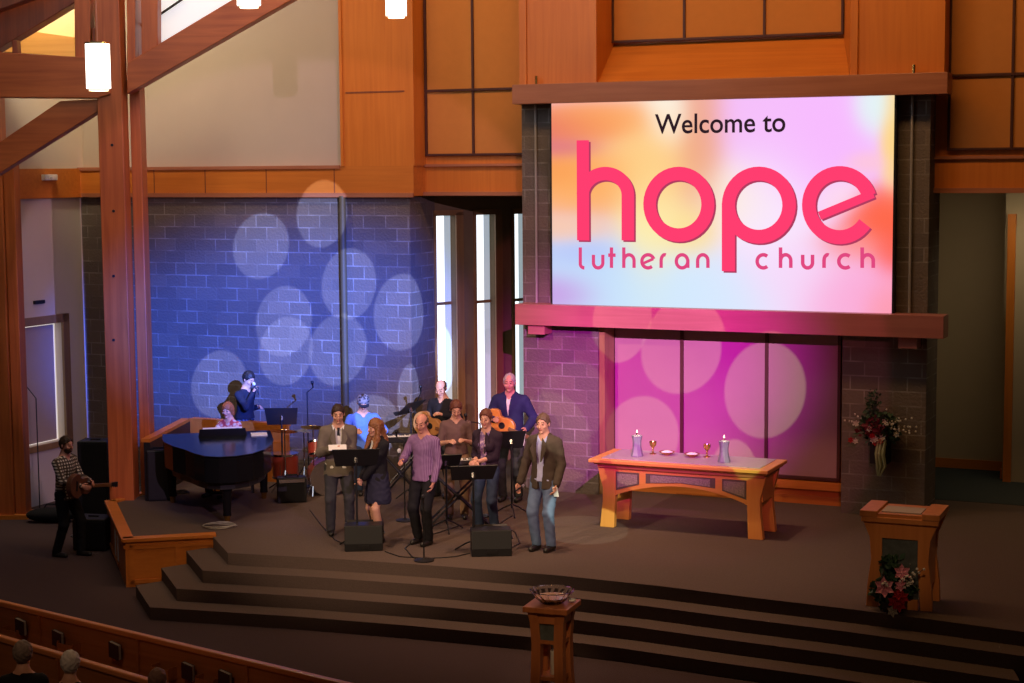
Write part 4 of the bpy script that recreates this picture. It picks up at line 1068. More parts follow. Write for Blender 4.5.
# microphones and held things
def mic_at(label, o, key, off=(0, 0, .03), tilt=(0, 0, 0), head=True):
    w = hand_world(o, key); bpy.context.view_layer.update()
    M = Matrix.Translation(w) @ o.matrix_world.to_3x3().normalized().to_4x4() @ Matrix.Translation(off) @ Euler([math.radians(a) for a in tilt]).to_matrix().to_4x4()
    t = thing('microphone', label, 'microphone', M=M)
    MB().lathe([(.010, -.10), (.013, 0), (.017, .07)], 12).build('handle', METAL, t, smooth=True)
    MB().lathe([(.018, .07), (.026, .085), (.027, .105), (.018, .125), (.005, .13)], 14).build('grille', GRILLE, t, smooth=True)
mic_at('microphone held upright by the man in the purple striped shirt', P['purple'], '_hr', (0, .05, .05), (10, 0, 0))
mic_at('microphone held low by the man in the tweed jacket', P['jacket'], '_hr', (0, .03, -.08), (80, 0, 0))
mic_at('microphone held in front of the bowed man with black hair', P['player'], '_hr', (-.02, .06, .06), (30, 0, 0))
def paper_at(label, o, key, size, off, tilt, name='lyric_sheet'):
    w = hand_world(o, key); M = Matrix.Translation(w) @ o.matrix_world.to_3x3().normalized().to_4x4() @ Matrix.Translation(off) @ Euler([math.radians(a) for a in tilt]).to_matrix().to_4x4()
    ob = MB().cb((0, 0, 0), (size[0], size[1], .012)).build(name, PAPER, None, M, bevel=.003); ob['label'] = label; ob['category'] = 'paper'
paper_at('bright white open booklet in the hands of the man in the taupe suit', P['suit'], '_hl', (.24, .16), (.09, .11, .03), (-18, 0, 0), 'open_booklet')
paper_at('folded white paper in the left hand of the man in the tweed jacket', P['jacket'], '_hl', (.07, .14), (0, .03, -.09), (70, 0, 0), 'folded_paper')
# --- guitars
def guitar(label, M, body, kind='acoustic'):
    t = thing('guitar', label, 'guitar', M=M)
    pts = []
    for i in range(36):
        a = 2*PI*i/36; x = math.cos(a)*.24; z = math.sin(a)
        r = .19 if x < 0 else .145
        w = r*abs(z)**.8*(1 if z > 0 else -1)*(1-.28*math.exp(-((x-.03)/.07)**2)); pts.append((x, w))
    MB().xprism(pts, -.045, .045).build('body', body, t, bevel=.01)
    MB().lathe([(.045, 0), (.045, .002), (.002, .002)], 20, T3(.06, -.046, 0, math.radians(90))).build('sound_hole', BLACK, t)
    MB().box(-.12, -.09, -.055, -.045, -.07, .07).build('bridge', BLACK, t)
    MB().box(.16, .68, -.06, -.035, -.026, .026).build('neck', wood('neck_wood', (.20, .09, .04), (.12, .05, .02), 'x'), t, bevel=.006)
    MB().xprism([(.68, -.028), (.84, -.038), (.84, .038), (.68, .028)], -.05, -.032).build('headstock', BLACK, t)
    for i in range(6):
        pg = MB().tube([(.71+.045*(i//2), -.04, -.045), (.71+.045*(i//2), -.04, -.03)] if i % 2 else [(.71+.045*(i//2), -.04, .03), (.71+.045*(i//2), -.04, .045)], .008, 6); pg.build('tuning_peg', CHROME, t)
    return t
SUNB = mat('sunburst_orange', (.75, .30, .06), .25, var=.3, scale=4, coat=.5); SPRUCE = mat('spruce_top', (.50, .24, .08), .3, coat=.4)
def at_person(o, x, y, z, rx=0, ry=0, rz=0):
    bpy.context.view_layer.update(); return o.matrix_world @ T3(x, y, z, math.radians(rx), math.radians(ry), math.radians(rz))
guitar('acoustic guitar across the chest of the balding man in black', at_person(P['bald'], .12, .22, 1.10, 0, 14, 180), SPRUCE)
guitar('orange sunburst guitar slung on the tall man in the navy sweater', at_person(P['navy'], .10, .26, 1.10, 0, 22, 180), SUNB)
guitar('dark wood guitar held by the bearded man in the plaid shirt', at_person(P['plaid'], .08, .30, 1.06, 0, 8, 180), wood('mahogany', (.14, .05, .03), (.08, .03, .015), 'x'))
# ------------------------------------------------------------------ music stands, mic stands, monitors
def music_stand(label, base, desk, w=.52, h=.33, face=0, tilt=25, paper=False):
    t = thing('music_stand', label, 'music stand', base, math.radians(face), group='black music stands')
    hz = desk-base[2]; a = math.radians(tilt)
    MB().tube([(0, 0, .1), (0, 0, hz-.05)], .014, 8).build('pole', BLACK, t, smooth=True)
    for k in range(3):
        q = 2*PI*k/3+.5; MB().tube([(0, 0, .16), (.13*math.cos(q), .13*math.sin(q), .10), (.27*math.cos(q), .27*math.sin(q), .014)], .011, 6).build('leg', BLACK, t)
    d = MB(); Td = T3(0, 0, hz, a)
    d.xprism([(-w*.44, -h/2), (w*.44, -h/2), (w/2, h/2), (-w/2, h/2)], -.004, .006, Td); d.box(-w*.44, w*.44, .0, .065, -h/2-.012, -h/2, Td)
    d.build('desk', BLACK, t); MB().tube([(0, 0, hz-.07), (0, .02, hz)], .03, 8).build('clamp', CHROME, t)
    if paper:
        MB().xprism([(-.20, -h/2+.01), (.01, -h/2+.01), (.01, h/2-.03), (-.20, h/2-.03)], .008, .012, Td).build('sheet_music', PAPER, t)
        MB().xprism([(.03, -h/2+.02), (.20, -h/2+.02), (.20, h/2-.02), (.03, h/2-.02)], .008, .012, Td).build('sheet_music', PAPER, t)
    return t
music_stand('black music stand in front of the man in the taupe suit', stage_pt(357.5, 22.9), ST+1.20, .62, .30, 6, 36)
music_stand('black music stand at the back, beside the man with the bowed head', stage_pt(283, 26.9), ST+1.17, .52, .26, 0, 10)
music_stand('black music stand facing the woman in the dark cardigan', stage_pt(474, 22.6), ST+1.05, .62, .30, 8, 45, True)
music_stand('black music stand in front of the tall man in the navy sweater', stage_pt(512, 25.0), ST+1.10, .40, .30, 10, 30, True)
music_stand('black music stand turned edge-on behind the man in purple', stage_pt(412, 26.3), ST+1.38, .5, .32, 60, 50)
music_stand('black music stand with a tilted desk beside the keyboard player', stage_pt(447, 23.9), ST+.98, .42, .28, 10, 45)
def mic_stand(label, base, h, boom=None, face=0):
    t = thing('microphone_stand', label, 'microphone stand', base, math.radians(face), group='microphone stands')
    MB().lathe([(.13, 0), (.13, .015), (.03, .03), (.012, .04)], 20).build('base', BLACK, t, smooth=True)
    MB().tube([(0, 0, .02), (0, 0, h)], .010, 8).build('pole', METAL, t, smooth=True)
    e = Vector((0, 0, h))
    if boom: e = Vector(boom); MB().tube([(0, 0, h), e], .008, 6).build('boom', METAL, t)
    MB().lathe([(.010, 0), (.014, .09), (.025, .11), (.026, .135), (.008, .155)], 10, Matrix.Translation(e) @ Euler((math.radians(40), 0, 0)).to_matrix().to_4x4()).build('microphone', BLACK, t, smooth=True)
mic_stand('straight microphone stand at the stage front below the man in purple', stage_pt(424, 22.1), .75)
mic_stand('thin microphone stand beside the front music stand and floor wedge', stage_pt(405, 24.6), 1.15, (-.1, .0, 1.2))
mic_stand('boom microphone stand standing over the drum kit', stage_pt(309, 27.2), 1.5, (.08, .1, 1.56))
mic_stand('boom microphone stand by the keyboard player', stage_pt(481, 24.9), 1.35, (-.2, -.1, 1.4))
mic_stand('boom microphone stand close to the blue-lit wall by the balding guitarist', stage_pt(416, 26.9), 1.3, (.1, -.1, 1.55))
mic_stand('tall microphone stand on the nave carpet beyond the plaid-shirted man', on_z(79, 536, 0), 1.25, (-.15, -.05, 1.35))
mic_stand('tall microphone stand under the blind window behind the plaid-shirted man', on_z(40, 512, 0), 1.9, (-.3, 0, 2.3))
def wedge(label, loc, rz, w=.62):
    t = thing('floor_monitor', label, 'speaker', loc, math.radians(rz), group='floor monitor wedges')
    R = Matrix(((0, 1, 0, 0), (1, 0, 0, 0), (0, 0, 1, 0), (0, 0, 0, 1)))
    pts = [(-.22, 0), (.20, 0), (.20, .20), (.12, .33), (-.16, .33), (-.22, .10)]
    b = MB(); n = len(pts); vs = [(-w/2, y, z) for y, z in pts]+[(w/2, y, z) for y, z in pts]
    b.add(vs, [tuple(range(n-1, -1, -1)), tuple(range(n, 2*n))]+[(i, (i+1) % n, n+(i+1) % n, n+i) for i in range(n)])
    b.build('cabinet', BLACK, t, bevel=.012)
    nrm = Vector((0, .25, .17)).normalized()
    MB().xprism([(-w/2+.03, -.11), (w/2-.03, -.11), (w/2-.03, .11), (-w/2+.03, .11)], -.006, .006, T3(0, .166, .262, math.radians(-32-90+65))).build('grille', METAL, t)
    MB().box(-.07, .07, -.232, -.215, .04, .08).build('connector_plate', METAL, t)
    MB().tube([(w/2, -.06, .2), (w/2+.02, -.06, .2), (w/2+.02, .06, .2), (w/2, .06, .2)], .008, 6).build('handle', METAL, t)
    return t
wedge('black floor monitor wedge at the feet of the woman in the skirt', stage_pt(364, 22.85), 4, .50)
wedge('black floor monitor wedge at the feet of the woman in the cardigan', stage_pt(491, 22.55), 4, .52)
# --- keyboards
def keyboard(label, base, face, h, w=1.05):
    t = thing('electronic_keyboard', label, 'keyboard', base, math.radians(face), group='stage keyboards')
    MB().box(-w/2, w/2, -.16, .16, h, h+.09).build('case', BLACK, t, bevel=.012)
    MB().box(-w/2+.05, w/2-.05, .02, .155, h+.088, h+.10).build('white_keys', PAPER, t)
    k = MB()
    for i in range(int((w-.1)/.024)):
        if i % 7 not in (2, 6): k.box(-w/2+.062+i*.024, -w/2+.076+i*.024, .02, .10, h+.10, h+.108)
    k.build('black_keys', BLACK, t)
    MB().box(-w/2+.1, w/2-.3, -.12, -.02, h+.088, h+.096).build('control_panel', METAL, t)
    for s_ in (-1, 1):
        for y in (-.12, .12): MB().tube([(-s_*.42, y, .02), (s_*.42, y, h)], .016, 8).build('leg', METAL, t)
        MB().tube([(-s_*.42, -.2, .02), (-s_*.42, .2, .02)], .018, 8).build('foot_bar', BLACK, t)
    MB().tube([(0, -.13, h/2), (0, .13, h/2)], .03, 8).build('pivot', METAL, t)
    return t
keyboard('black keyboard on a crossed-leg stand in front of the brown-shirted player', stage_pt(458, 24.3), 8, .82, .95)
keyboard('black keyboard with visible white keys behind the woman in the skirt', stage_pt(401, 25.6), 190, .98, .7)
# --- drum kit
kx = stage_pt(305, 26.5)
dk = thing('drum_kit', 'red and chrome drum kit with cymbals behind the man in the taupe suit', 'drum kit', kx, math.radians(14))
REDSH = mat('red_shell', (.35, .05, .03), .3, coat=.5); HEADM = mat('drum_head', (.6, .58, .55), .6)
def drum(nm, x, y, z, r, hh, rx=0, ry=0):
    T = T3(x, y, z, math.radians(rx), math.radians(ry)); sh = MB().lathe([(r, -hh/2), (r, hh/2)], 28, T).build(nm, REDSH, dk, smooth=True)
    MB().lathe([(r*.97, hh/2), (r*.97, hh/2+.004), (.01, hh/2+.004)], 28, T).lathe([(.01, -hh/2-.004), (r*.97, -hh/2-.004), (r*.97, -hh/2)], 28, T).build('drum_head', HEADM, sh, smooth=True)
    MB().lathe([(r*1.0, hh/2-.02), (r*1.04, hh/2-.02), (r*1.04, hh/2+.012), (r*1.0, hh/2+.012)], 28, T).lathe([(r*1.0, -hh/2-.012), (r*1.04, -hh/2-.012), (r*1.04, -hh/2+.02), (r*1.0, -hh/2+.02)], 28, T).build('hoop', CHROME, sh, smooth=True)
drum('bass_drum', .35, .1, .27, .27, .42, 90); drum('tom_drum', .2, 0, .72, .14, .2, -18); drum('tom_drum', .5, 0, .72, .15, .22, -18)
drum('floor_tom', -.25, .35, .42, .20, .36); drum('snare_drum', .62, .30, .60, .17, .13, -6)
def cym(x, y, z, r, rx):
    T = T3(x, y, z, math.radians(rx), math.radians(6)); c = MB().lathe([(.006, .022), (.03, .018), (.045, .006), (r, -.012), (r, -.015), (.045, .002)], 32, T).build('cymbal', BRASS, dk, smooth=True)
    s_ = MB().tube([(x, y, z), (x, y, .35)], .010, 8)
    for k in range(3): q = 2*PI*k/3+.3; s_.tube([(x, y, .38), (x+.27*math.cos(q), y+.27*math.sin(q), .012)], .010, 6)
    s_.build('cymbal_stand', CHROME, dk)
cym(-.28, .1, 1.0, .2, -16); cym(.15, .05, 1.05, .19, -18); cym(.05, .4, .95, .17, 0); cym(.64, .15, 1.02, .2, -14); cym(.5, .45, .86, .15, 4)
for k in range(3): q = 2*PI*k/3; MB().tube([(-.25+.19*math.cos(q), .35+.19*math.sin(q), .5), (-.25+.21*math.cos(q), .35+.21*math.sin(q), .0)], .009, 6).build('floor_tom_leg', CHROME, dk)
for s_ in (-1, 1): MB().tube([(.35+s_*.22, -.02, .25), (.35+s_*.33, -.12, .0)], .010, 6).build('spur', CHROME, dk)
st_ = stage_pt(365, 27.0); tdr = thing('drum_stool', 'round black drum stool under the drummer in blue', 'stool', st_)
MB().lathe([(.15, .46), (.165, .48), (.165, .52), (.14, .54), (.01, .545)], 24).build('seat', BLACK, tdr, smooth=True)
MB().tube([(0, 0, .47), (0, 0, .2)], .02, 8).build('pole', CHROME, tdr)
for k in range(3): q = 2*PI*k/3; MB().tube([(0, 0, .28), (.22*math.cos(q), .22*math.sin(q), .012)], .012, 6).build('leg', CHROME, tdr)
am = thing('guitar_amplifier', 'small black guitar amplifier on the stage beside the drum kit', 'amplifier', stage_pt(292, 26.0), math.radians(10))
MB().box(-.22, .22, -.12, .12, .0, .38).build('cabinet', BLACK, am, bevel=.015); MB().box(-.19, .19, -.128, -.12, .03, .29).build('grille', METAL, am); MB().box(-.19, .19, -.128, -.12, .31, .36).build('control_panel', CHROME, am)
MB().tube([(-.1, 0, .38), (-.08, 0, .41), (.08, 0, .41), (.1, 0, .38)], .012, 6).build('handle', BLACK, am)
# --- grand piano, tail towards the audience
pl = Vector(stage_pt(174, 25.65)); pr_ = Vector(stage_pt(264, 25.95)); ax_ = (pr_-pl); rz = math.atan2(ax_.y, ax_.x)
cen = (pl+pr_)/2
gp = thing('grand_piano', 'glossy black grand piano with its tail towards the audience', 'piano', tuple(cen), rz)
hw = .80
out = [(hw, .55), (hw, -.35), (.74, -.85), (.62, -1.25), (.45, -1.55), (.22, -1.72), (-.02, -1.74), (-.22, -1.62), (-.36, -1.35), (-.48, -1.0), (-.66, -.6), (-.78, -.2), (-hw, .1), (-hw, .55)]
def shrink(pts, k, c=(0.05, -.4)): return [(c[0]+(x-c[0])*k, c[1]+(y-c[1])*k) for x, y in pts]
MB().prism(out, .62, .98).build('case', PIANOB, gp, bevel=.012)
MB().prism(shrink(out, 1.012), .985, 1.005).build('lid', PIANOB, gp, bevel=.004)
MB().prism(shrink(out, .86), .50, .62).build('soundboard_frame', BLACK, gp)
MB().box(-.70, .70, .55, .72, .70, .74).build('keybed', PIANOB, gp, bevel=.008)
MB().box(-.66, .66, .56, .70, .74, .762).build('keys', PAPER, gp)
MB().box(-.74, -.67, .55, .74, .72, .82).box(.67, .74, .55, .74, .72, .82).build('key_block', PIANOB, gp)
MB().xprism([(-.36, 0), (.36, 0), (.34, .12), (-.34, .12)], -.008, .008, T3(.08, .16, .995, math.radians(-18))).build('music_desk', PIANOB, gp)
MB().xprism([(-.30, .06), (.30, .06), (.29, .145), (-.29, .145)], .010, .016, T3(.08, .16, .995, math.radians(-18))).build('sheet_music', PAPER, gp)
MB().box(.50, .74, .02, .30, 1.006, 1.018).build('sheet_music', PAPER, gp)
for x, y in ((-.68, .30), (.68, .30), (.08, -1.40)):
    lg = MB().lathe([(.075, .62), (.085, .50), (.065, .40), (.055, .16), (.062, .10)], 16, T3(x, y, 0)).build('leg', PIANOB, gp, smooth=True)
    MB().lathe([(.03, .0), (.04, .02), (.04, .07), (.055, .10)], 12, T3(x, y, 0)).build('caster', BRASS, lg, smooth=True)
ly_ = MB().tube([(-.07, .3, .6), (-.05, .34, .12)], .014, 8).tube([(.07, .3, .6), (.05, .34, .12)], .014, 8).box(-.11, .11, .28, .40, .10, .15); lyr = ly_.build('pedal_lyre', PIANOB, gp)
for x in (-.05, 0, .05): MB().box(x-.01, x+.01, .38, .50, .10, .11).build('pedal', BRASS, lyr)
bn = Vector(stage_pt(231, 26.75)); tb2 = thing('piano_bench', 'black piano bench under the seated pianist', 'bench', tuple(bn), rz)
MB().box(-.38, .38, -.17, .17, .40, .47).build('seat', BLACK, tb2, bevel=.015)
for x in (-.33, .33):
    for y in (-.13, .13): MB().box(x-.02, x+.02, y-.02, y+.02, 0, .40).build('leg', BLACK, tb2)
# speaker left of the piano, on the stage
def speaker(label, loc, rz, w, d, h):
    t = thing('loudspeaker', label, 'speaker', loc, math.radians(rz)); MB().box(-w/2, w/2, -d/2, d/2, 0, h).build('cabinet', BLACK, t, bevel=.02)
    MB().box(-w/2+.03, w/2-.03, -d/2-.012, -d/2, .04, h-.04).build('grille', METAL, t); MB().box(-.08, .08, -.02, .02, h, h+.02).build('handle', BLACK, t); return t
speaker('black loudspeaker on the stage between timber post and grand piano', stage_pt(160, 26.2), 10, .36, .36, .78)
speaker('black loudspeaker cabinet on the nave carpet in front of the timber post', on_z(95, 548, 0), -10, .52, .42, .48)
speaker('tall black loudspeaker standing in the corner behind the plaid-shirted man', on_z(98, 515, 0), -5, .5, .4, 1.25)
bg_ = on_z(52, 522, 0); gb = thing('gig_bag', 'black soft bag lying on the carpet below the blind window', 'bag', tuple(bg_))
MB().ball((0, 0, .12), (.42, .17, .12), 20).build('bag', BLKCL, gb, smooth=True); MB().tube([(-.12, 0, .23), (-.08, 0, .29), (.08, 0, .29), (.12, 0, .23)], .012, 6).build('handle', BLACK, gb)
COILM = mat('grey_cable', (.38, .35, .30), .6)
for (x, D, lab, rad) in ((219, 24.15, 'pale coil of cable on the stage under the piano tail', .22), (180, 26.6, 'small dark coil of cable on the stage by the kerb', .13)):
    p = stage_pt(x, D); c = MB()
    pts = [(rad*(1+.10*math.sin(3.1*i*.35))*math.cos(i*.35)*(1+.1*math.sin(i)), .8*rad*(1+.12*math.cos(i*.9))*math.sin(i*.35), .010+.0006*i) for i in range(60)]
    o = c.tube(pts, .006, 5).build('cable_coil', COILM if x == 219 else BLACK, None, Matrix.Translation(p), True); o['label'] = lab; o['category'] = 'cable'
def cable(lab, pts):
    o = MB().tube([Vector(stage_pt(x, D, ST))+Vector((0, 0, .008)) for x, D in pts], .007, 5).build('floor_cable', BLACK, None, Matrix(), True); o['label'] = lab; o['category'] = 'cable'
cable('thin black cable running from the stage front stand to the keyboard', [(424, 22.0), (412, 22.3), (405, 22.8), (418, 23.4), (440, 23.8), (458, 24.2)])
cable('thin black cable across the carpet between the two floor wedges', [(385, 22.6), (400, 22.3), (430, 22.2), (455, 22.3), (470, 22.5)])
cable('thin black cable curving from the right wedge to the man in jacket', [(508, 22.7), (520, 23.1), (515, 23.8), (500, 24.4), (512, 24.9)])
cable('thin black cable leading from the left wedge back to the drum kit', [(350, 22.9), (335, 23.3), (322, 24.2), (310, 25.3)])
# ------------------------------------------------------------------ altar table
aL = on_z(601, 526, ST); aR = on_z(762, 541, ST); L_ = (aR-aL).length; az = math.atan2(UX.y, UX.x)
at_ = thing('altar_table', 'honey oak altar table with arched apron and carved stone-look panels', 'table', M=Matrix.Translation(aL.lerp(aR, .5)) @ Matrix.Rotation(az, 4, 'Z'))
ht = .97; dp = .68; hwA = L_/2
def legprof(x0, sgn):   # flared leg outline in x,z
    return [(x0, 0), (x0+sgn*.21, 0), (x0+sgn*.215, .15), (x0+sgn*.225, .4), (x0+sgn*.225, ht-.12), (x0-sgn*.03, ht-.12), (x0-sgn*.01, ht-.22), (x0+sgn*.045, ht-.42), (x0+sgn*.04, .35)]
for y in (.0, dp-.10):
    for x0, sg in ((-hwA, 1), (hwA, -1)): MB().xprism(legprof(x0, sg), y, y+.10).build('leg', OAKZ, at_, bevel=.008)
for y, nm in ((.02, 'front_apron'), (dp-.08, 'rear_apron')):
    n = 24; xa_, xb_ = -hwA+.2, hwA-.2
    lower = [(xa_+(xb_-xa_)*i/n, .44+.20*math.sin(PI*i/n)**.8) for i in range(n+1)]
    MB().xprism(lower+[(xb_, ht-.1), (xa_, ht-.1)], y, y+.05).build(nm, OAK, at_)
for s_ in (-1, 1): MB().box(s_*(hwA-.03), s_*(hwA-.08), .08, dp-.08, .50, ht-.1).build('side_apron', OAK, at_)
MB().box(-hwA-.02, hwA+.02, -.03, dp+.03, ht-.13, ht-.08).build('upper_moulding', wood('altar_moulding', (.42, .15, .06), (.34, .11, .04), 'x'), at_)
MB().box(-hwA-.06, hwA+.06, -.07, dp+.07, ht-.08, ht-.05).build('upper_moulding', OAK, at_)
MB().box(-hwA-.11, hwA+.10, -.15, dp+.13, ht-.05, ht).build('table_top', OAK, at_, bevel=.01)
MB().box(-hwA+.04, hwA-.04, -.03, dp+.08, ht, ht+.008).build('top_inlay', mat('mauve_stone', (.42, .36, .42), .35, var=.15, scale=20), at_)
STONE = mat('carved_stone', (.30, .27, .20), .8, var=.7, scale=45, bump=.6); STF = mat('stone_frame', (.13, .11, .07), .7)
for i, pts in enumerate(([(-.94, .53), (-.60, .63), (-.60, .79), (-.94, .79)], [(-.50, .655), (.0, .69), (.50, .655), (.50, .79), (-.50, .79)], [(.60, .63), (.94, .53), (.94, .79), (.60, .79)])):
    k_ = hwA/1.18
    pts = [(x*k_, z) for x, z in pts]; c = (sum(p[0] for p in pts)/len(pts), sum(p[1] for p in pts)/len(pts))
    fr_ = MB().xprism(pts, .008, .02).build('panel_frame', STF, at_)
    MB().xprism([(c[0]+(x-c[0])*.86, c[1]+(z-c[1])*.76) for x, z in pts], .0, .008).build('carved_panel', STONE, fr_)
def on_altar(x, y): # point on the table top
    return on_z(x, y, ST+ht+.008)
FLAME = mat('flame', (1, .9, .6), .5, var=0, emit=(1, .85, .6), es=1.6)
for x, y, lab in ((637, 456, 'grey waisted oil candle at the left end of the altar table'), (724, 462, 'grey waisted oil candle at the right end of the altar table')):
    p = on_altar(x, y); t = thing('oil_candle', lab, 'candle', tuple(p), group=None)
    MB().lathe([(.085, 0), (.088, .01), (.075, .06), (.060, .14), (.060, .20), (.072, .27), (.078, .285), (.05, .295), (.012, .30)], 8).build('body', PEWTER, t)
    MB().lathe([(.008, .295), (.010, .33)], 8).build('wick', BRASS, t); MB().lathe([(.004, .32), (.013, .335), (.010, .35), (.002, .37)], 10).build('flame', FLAME, t, smooth=True)
    l = bpy.data.lights.new('flame_light', 'POINT'); l.energy = 1.2; l.color = (1, .7, .4); l.shadow_soft_size = .03; lo_ = bpy.data.objects.new('flame_light', l); COL.objects.link(lo_); lo_.parent = t; lo_.location = (0, -.03, .42)
for x, y, lab in ((653, 454, 'gold chalice beside the left candle on the altar table'), (707, 457, 'gold chalice beside the right candle on the altar table')):
    o = MB().lathe([(.05, 0), (.05, .006), (.012, .02), (.010, .07), (.016, .08), (.012, .09), (.035, .11), (.048, .14), (.050, .18), (.045, .18), (.03, .12)], 20).build('chalice', BRASS, None, Matrix.Translation(on_altar(x, y)), True); o['label'] = lab; o['category'] = 'chalice'
for x, y, lab in ((667, 455, 'shallow bowl with pale bread, left of the altar centre'), (692, 457, 'shallow bowl with pale bread, right of the altar centre')):
    t = thing('communion_bowl', lab, 'bowl', tuple(on_altar(x, y)))
    MB().lathe([(.04, 0), (.045, .006), (.10, .035), (.115, .05), (.105, .05), (.04, .015), (.01, .012)], 24).build('bowl', BRASS, t, smooth=True)
    MB().ball((0, 0, .035), (.085, .075, .03), 14).build('bread', PAPER, t, smooth=True)
# ------------------------------------------------------------------ flowers
LEAF = mat('dark_leaf', (.025, .06, .025), .6, var=.4, scale=30); TWIG = mat('twig', (.10, .06, .04), .8)
PINKF = mat('pink_petal', (.70, .28, .34), .6, var=.2); REDF = mat('red_petal', (.45, .02, .03), .5); WHF = mat('white_blossom', (.62, .58, .50), .6); BURG = mat('burgundy_leaf', (.13, .012, .02), .6, var=.3)
def leaf_cloud(mb, c, r, n, size, rnd):
    for _ in range(n):
        v = Vector((rnd.gauss(0, 1), rnd.gauss(0, 1), rnd.gauss(0, 1))).normalized()*rnd.random()**.5
        p = Vector(c)+Vector((v.x*r[0], v.y*r[1], v.z*r[2])); M = Matrix.Translation(p) @ Euler((rnd.random()*6, rnd.random()*6, rnd.random()*6)).to_matrix().to_4x4()
        s_ = size*(.6+.8*rnd.random()); mb.add([(0, 0, 0), (.3*s_, .5*s_, .05*s_), (0, s_, 0), (-.3*s_, .5*s_, .05*s_)], [(0, 1, 2, 3)], M)
def blossom(t, p, r, m, n=6):
    mb = MB()
    for k in range(n):
        a = 2*PI*k/n; M = Matrix.Translation(p) @ Euler((math.radians(90-20), 0, 0)).to_matrix().to_4x4() @ Matrix.Rotation(a, 4, 'Z')
        mb.add([(0, 0, 0), (.3*r, .55*r, .15*r), (0, r, .25*r), (-.3*r, .55*r, .15*r), (0, .5*r, -.02)], [(0, 1, 4), (1, 2, 4), (2, 3, 4), (3, 0, 4)], M)
    mb.ball(tuple(p), r*.16, 8); mb.build('blossom', m, t)
def sprays(t, c, n, L, rnd, up=.6, spread=1.0):
    for _ in range(n):
        a = rnd.random()*2*PI; d = Vector((math.cos(a)*spread, math.sin(a)*.5-.3, up+rnd.random()*.7)).normalized(); l = L*(.6+.6*rnd.random()); mb = MB()
        pts = [Vector(c)+d*l*q+Vector((0, 0, -.12*l*q*q)) for q in (0, .35, .7, 1)]; mb.tube(pts, .004, 4)
        st = mb.build('stem', TWIG, t); b = MB()
        for q in range(5): p = pts[1].lerp(pts[3], q/4); b.ball(tuple(p+Vector((rnd.uniform(-.015, .015), rnd.uniform(-.015, .015), 0))), .016, 6)
        b.build('buds', WHF, st)
rnd = random.Random(3)
fp_ = on_z(892, 611, ST)
fl = thing('flower_arrangement', 'arrangement of pink lilies, red and white flowers at the foot of the lectern', 'flowers', tuple(fp_))
MB().lathe([(.10, 0), (.13, .06), (.12, .16), (.09, .18)], 18).build('pot', BLACK, fl, smooth=True)
lc = MB(); leaf_cloud(lc, (0, 0, .26), (.24, .16, .22), 420, .09, rnd); leaf_cloud(lc, (0, .02, .5), (.12, .1, .16), 120, .08, rnd); lc.build('foliage', LEAF, fl)
sprays(fl, (0, 0, .2), 10, .5, rnd, .45, 1.0)
for p, r, m in (((.07, -.15, .47), .10, PINKF), ((-.13, -.16, .31), .12, PINKF), ((.03, -.19, .12), .09, REDF), ((.07, -.18, .20), .08, REDF), ((-.02, -.18, .15), .08, REDF), ((.02, -.19, .24), .07, REDF), ((.05, -.17, .33), .07, PINKF), ((-.04, -.2, .05), .07, WHF), ((.16, -.12, .36), .05, WHF)): blossom(fl, Vector(p), r, m)
wu, wz = wp(880, 428, -.2)
wf = thing('wall_flower_arrangement', 'dark red and white arrangement with trailing ribbon on the right block pillar', 'flowers', M=WM @ Matrix.Translation((wu, -.2, wz)))
lc = MB(); leaf_cloud(lc, (0, 0, 0), (.30, .14, .24), 420, .10, rnd); leaf_cloud(lc, (-.1, 0, .3), (.14, .08, .26), 100, .07, rnd); lc.build('foliage', LEAF, wf)
lc = MB(); leaf_cloud(lc, (-.08, -.08, .0), (.20, .08, .16), 160, .09, rnd); lc.build('burgundy_foliage', BURG, wf)
sprays(wf, (0, 0, 0), 14, .5, rnd, .1, 1.3)
for _ in range(12):
    blossom(wf, Vector((rnd.uniform(-.38, .4), -.14, rnd.uniform(-.2, .16))), .05, (REDF, WHF, WHF)[_ % 3])
rb = MB()
for dx in (-.04, .0, .05): rb.tube([(dx+.05, -.12, -.15), (dx+.03, -.15, -.35), (dx*1.2+.05, -.14, -.52), (dx*.4+.02, -.13, -.66)], [.022, .03, .024, .008], 6)
rb.build('trailing_ribbon', mat('pale_green_ribbon', (.26, .28, .15), .7), wf)
MB().box(-.12, .12, -.08, .19, -.5, -.1).build('wall_planter', BLACK, wf)
# ------------------------------------------------------------------ lectern (ambo)
q0 = on_z(866, 606, ST); q1 = on_z(932, 612, ST); lw_ = (q1-q0).length
am_ang = math.atan2((q1-q0).y, (q1-q0).x)
lt = thing('lectern', 'orange oak lectern with flared sides at the right front of the stage', 'lectern', M=Matrix.Translation(q0.lerp(q1, .5)) @ Matrix.Rotation(am_ang, 4, 'Z'))
hl_ = lw_/2; hh_ = 1.10
def sidepost(sg):
    o_ = [(sg*hl_, 0), (sg*(hl_-.01), .25), (sg*(hl_-.05), .55), (sg*(hl_-.03), .8), (sg*(hl_+.07), hh_-.06)]
    return o_+[(sg*(hl_-.17), hh_-.06), (sg*(hl_-.17), .5), (sg*(hl_-.13), .0)]
LECT = wood('lectern_wood', (.62, .22, .055), (.50, .155, .035), 'z', .4)
for sg in (-1, 1):
    MB().xprism(sidepost(sg), 0, .08).build('front_post', LECT, lt, bevel=.006); MB().xprism(sidepost(sg), .50, .58).build('rear_post', LECT, lt, bevel=.006)
    MB().box(sg*(hl_-.10), sg*(hl_-.05), .08, .50, .25, hh_-.06).build('side_panel', LECT, lt)
    MB().box(sg*(hl_+.075), sg*(hl_-.12), -.05, .60, hh_-.06, hh_+.01).build('top_rail', LECT, lt, bevel=.006)
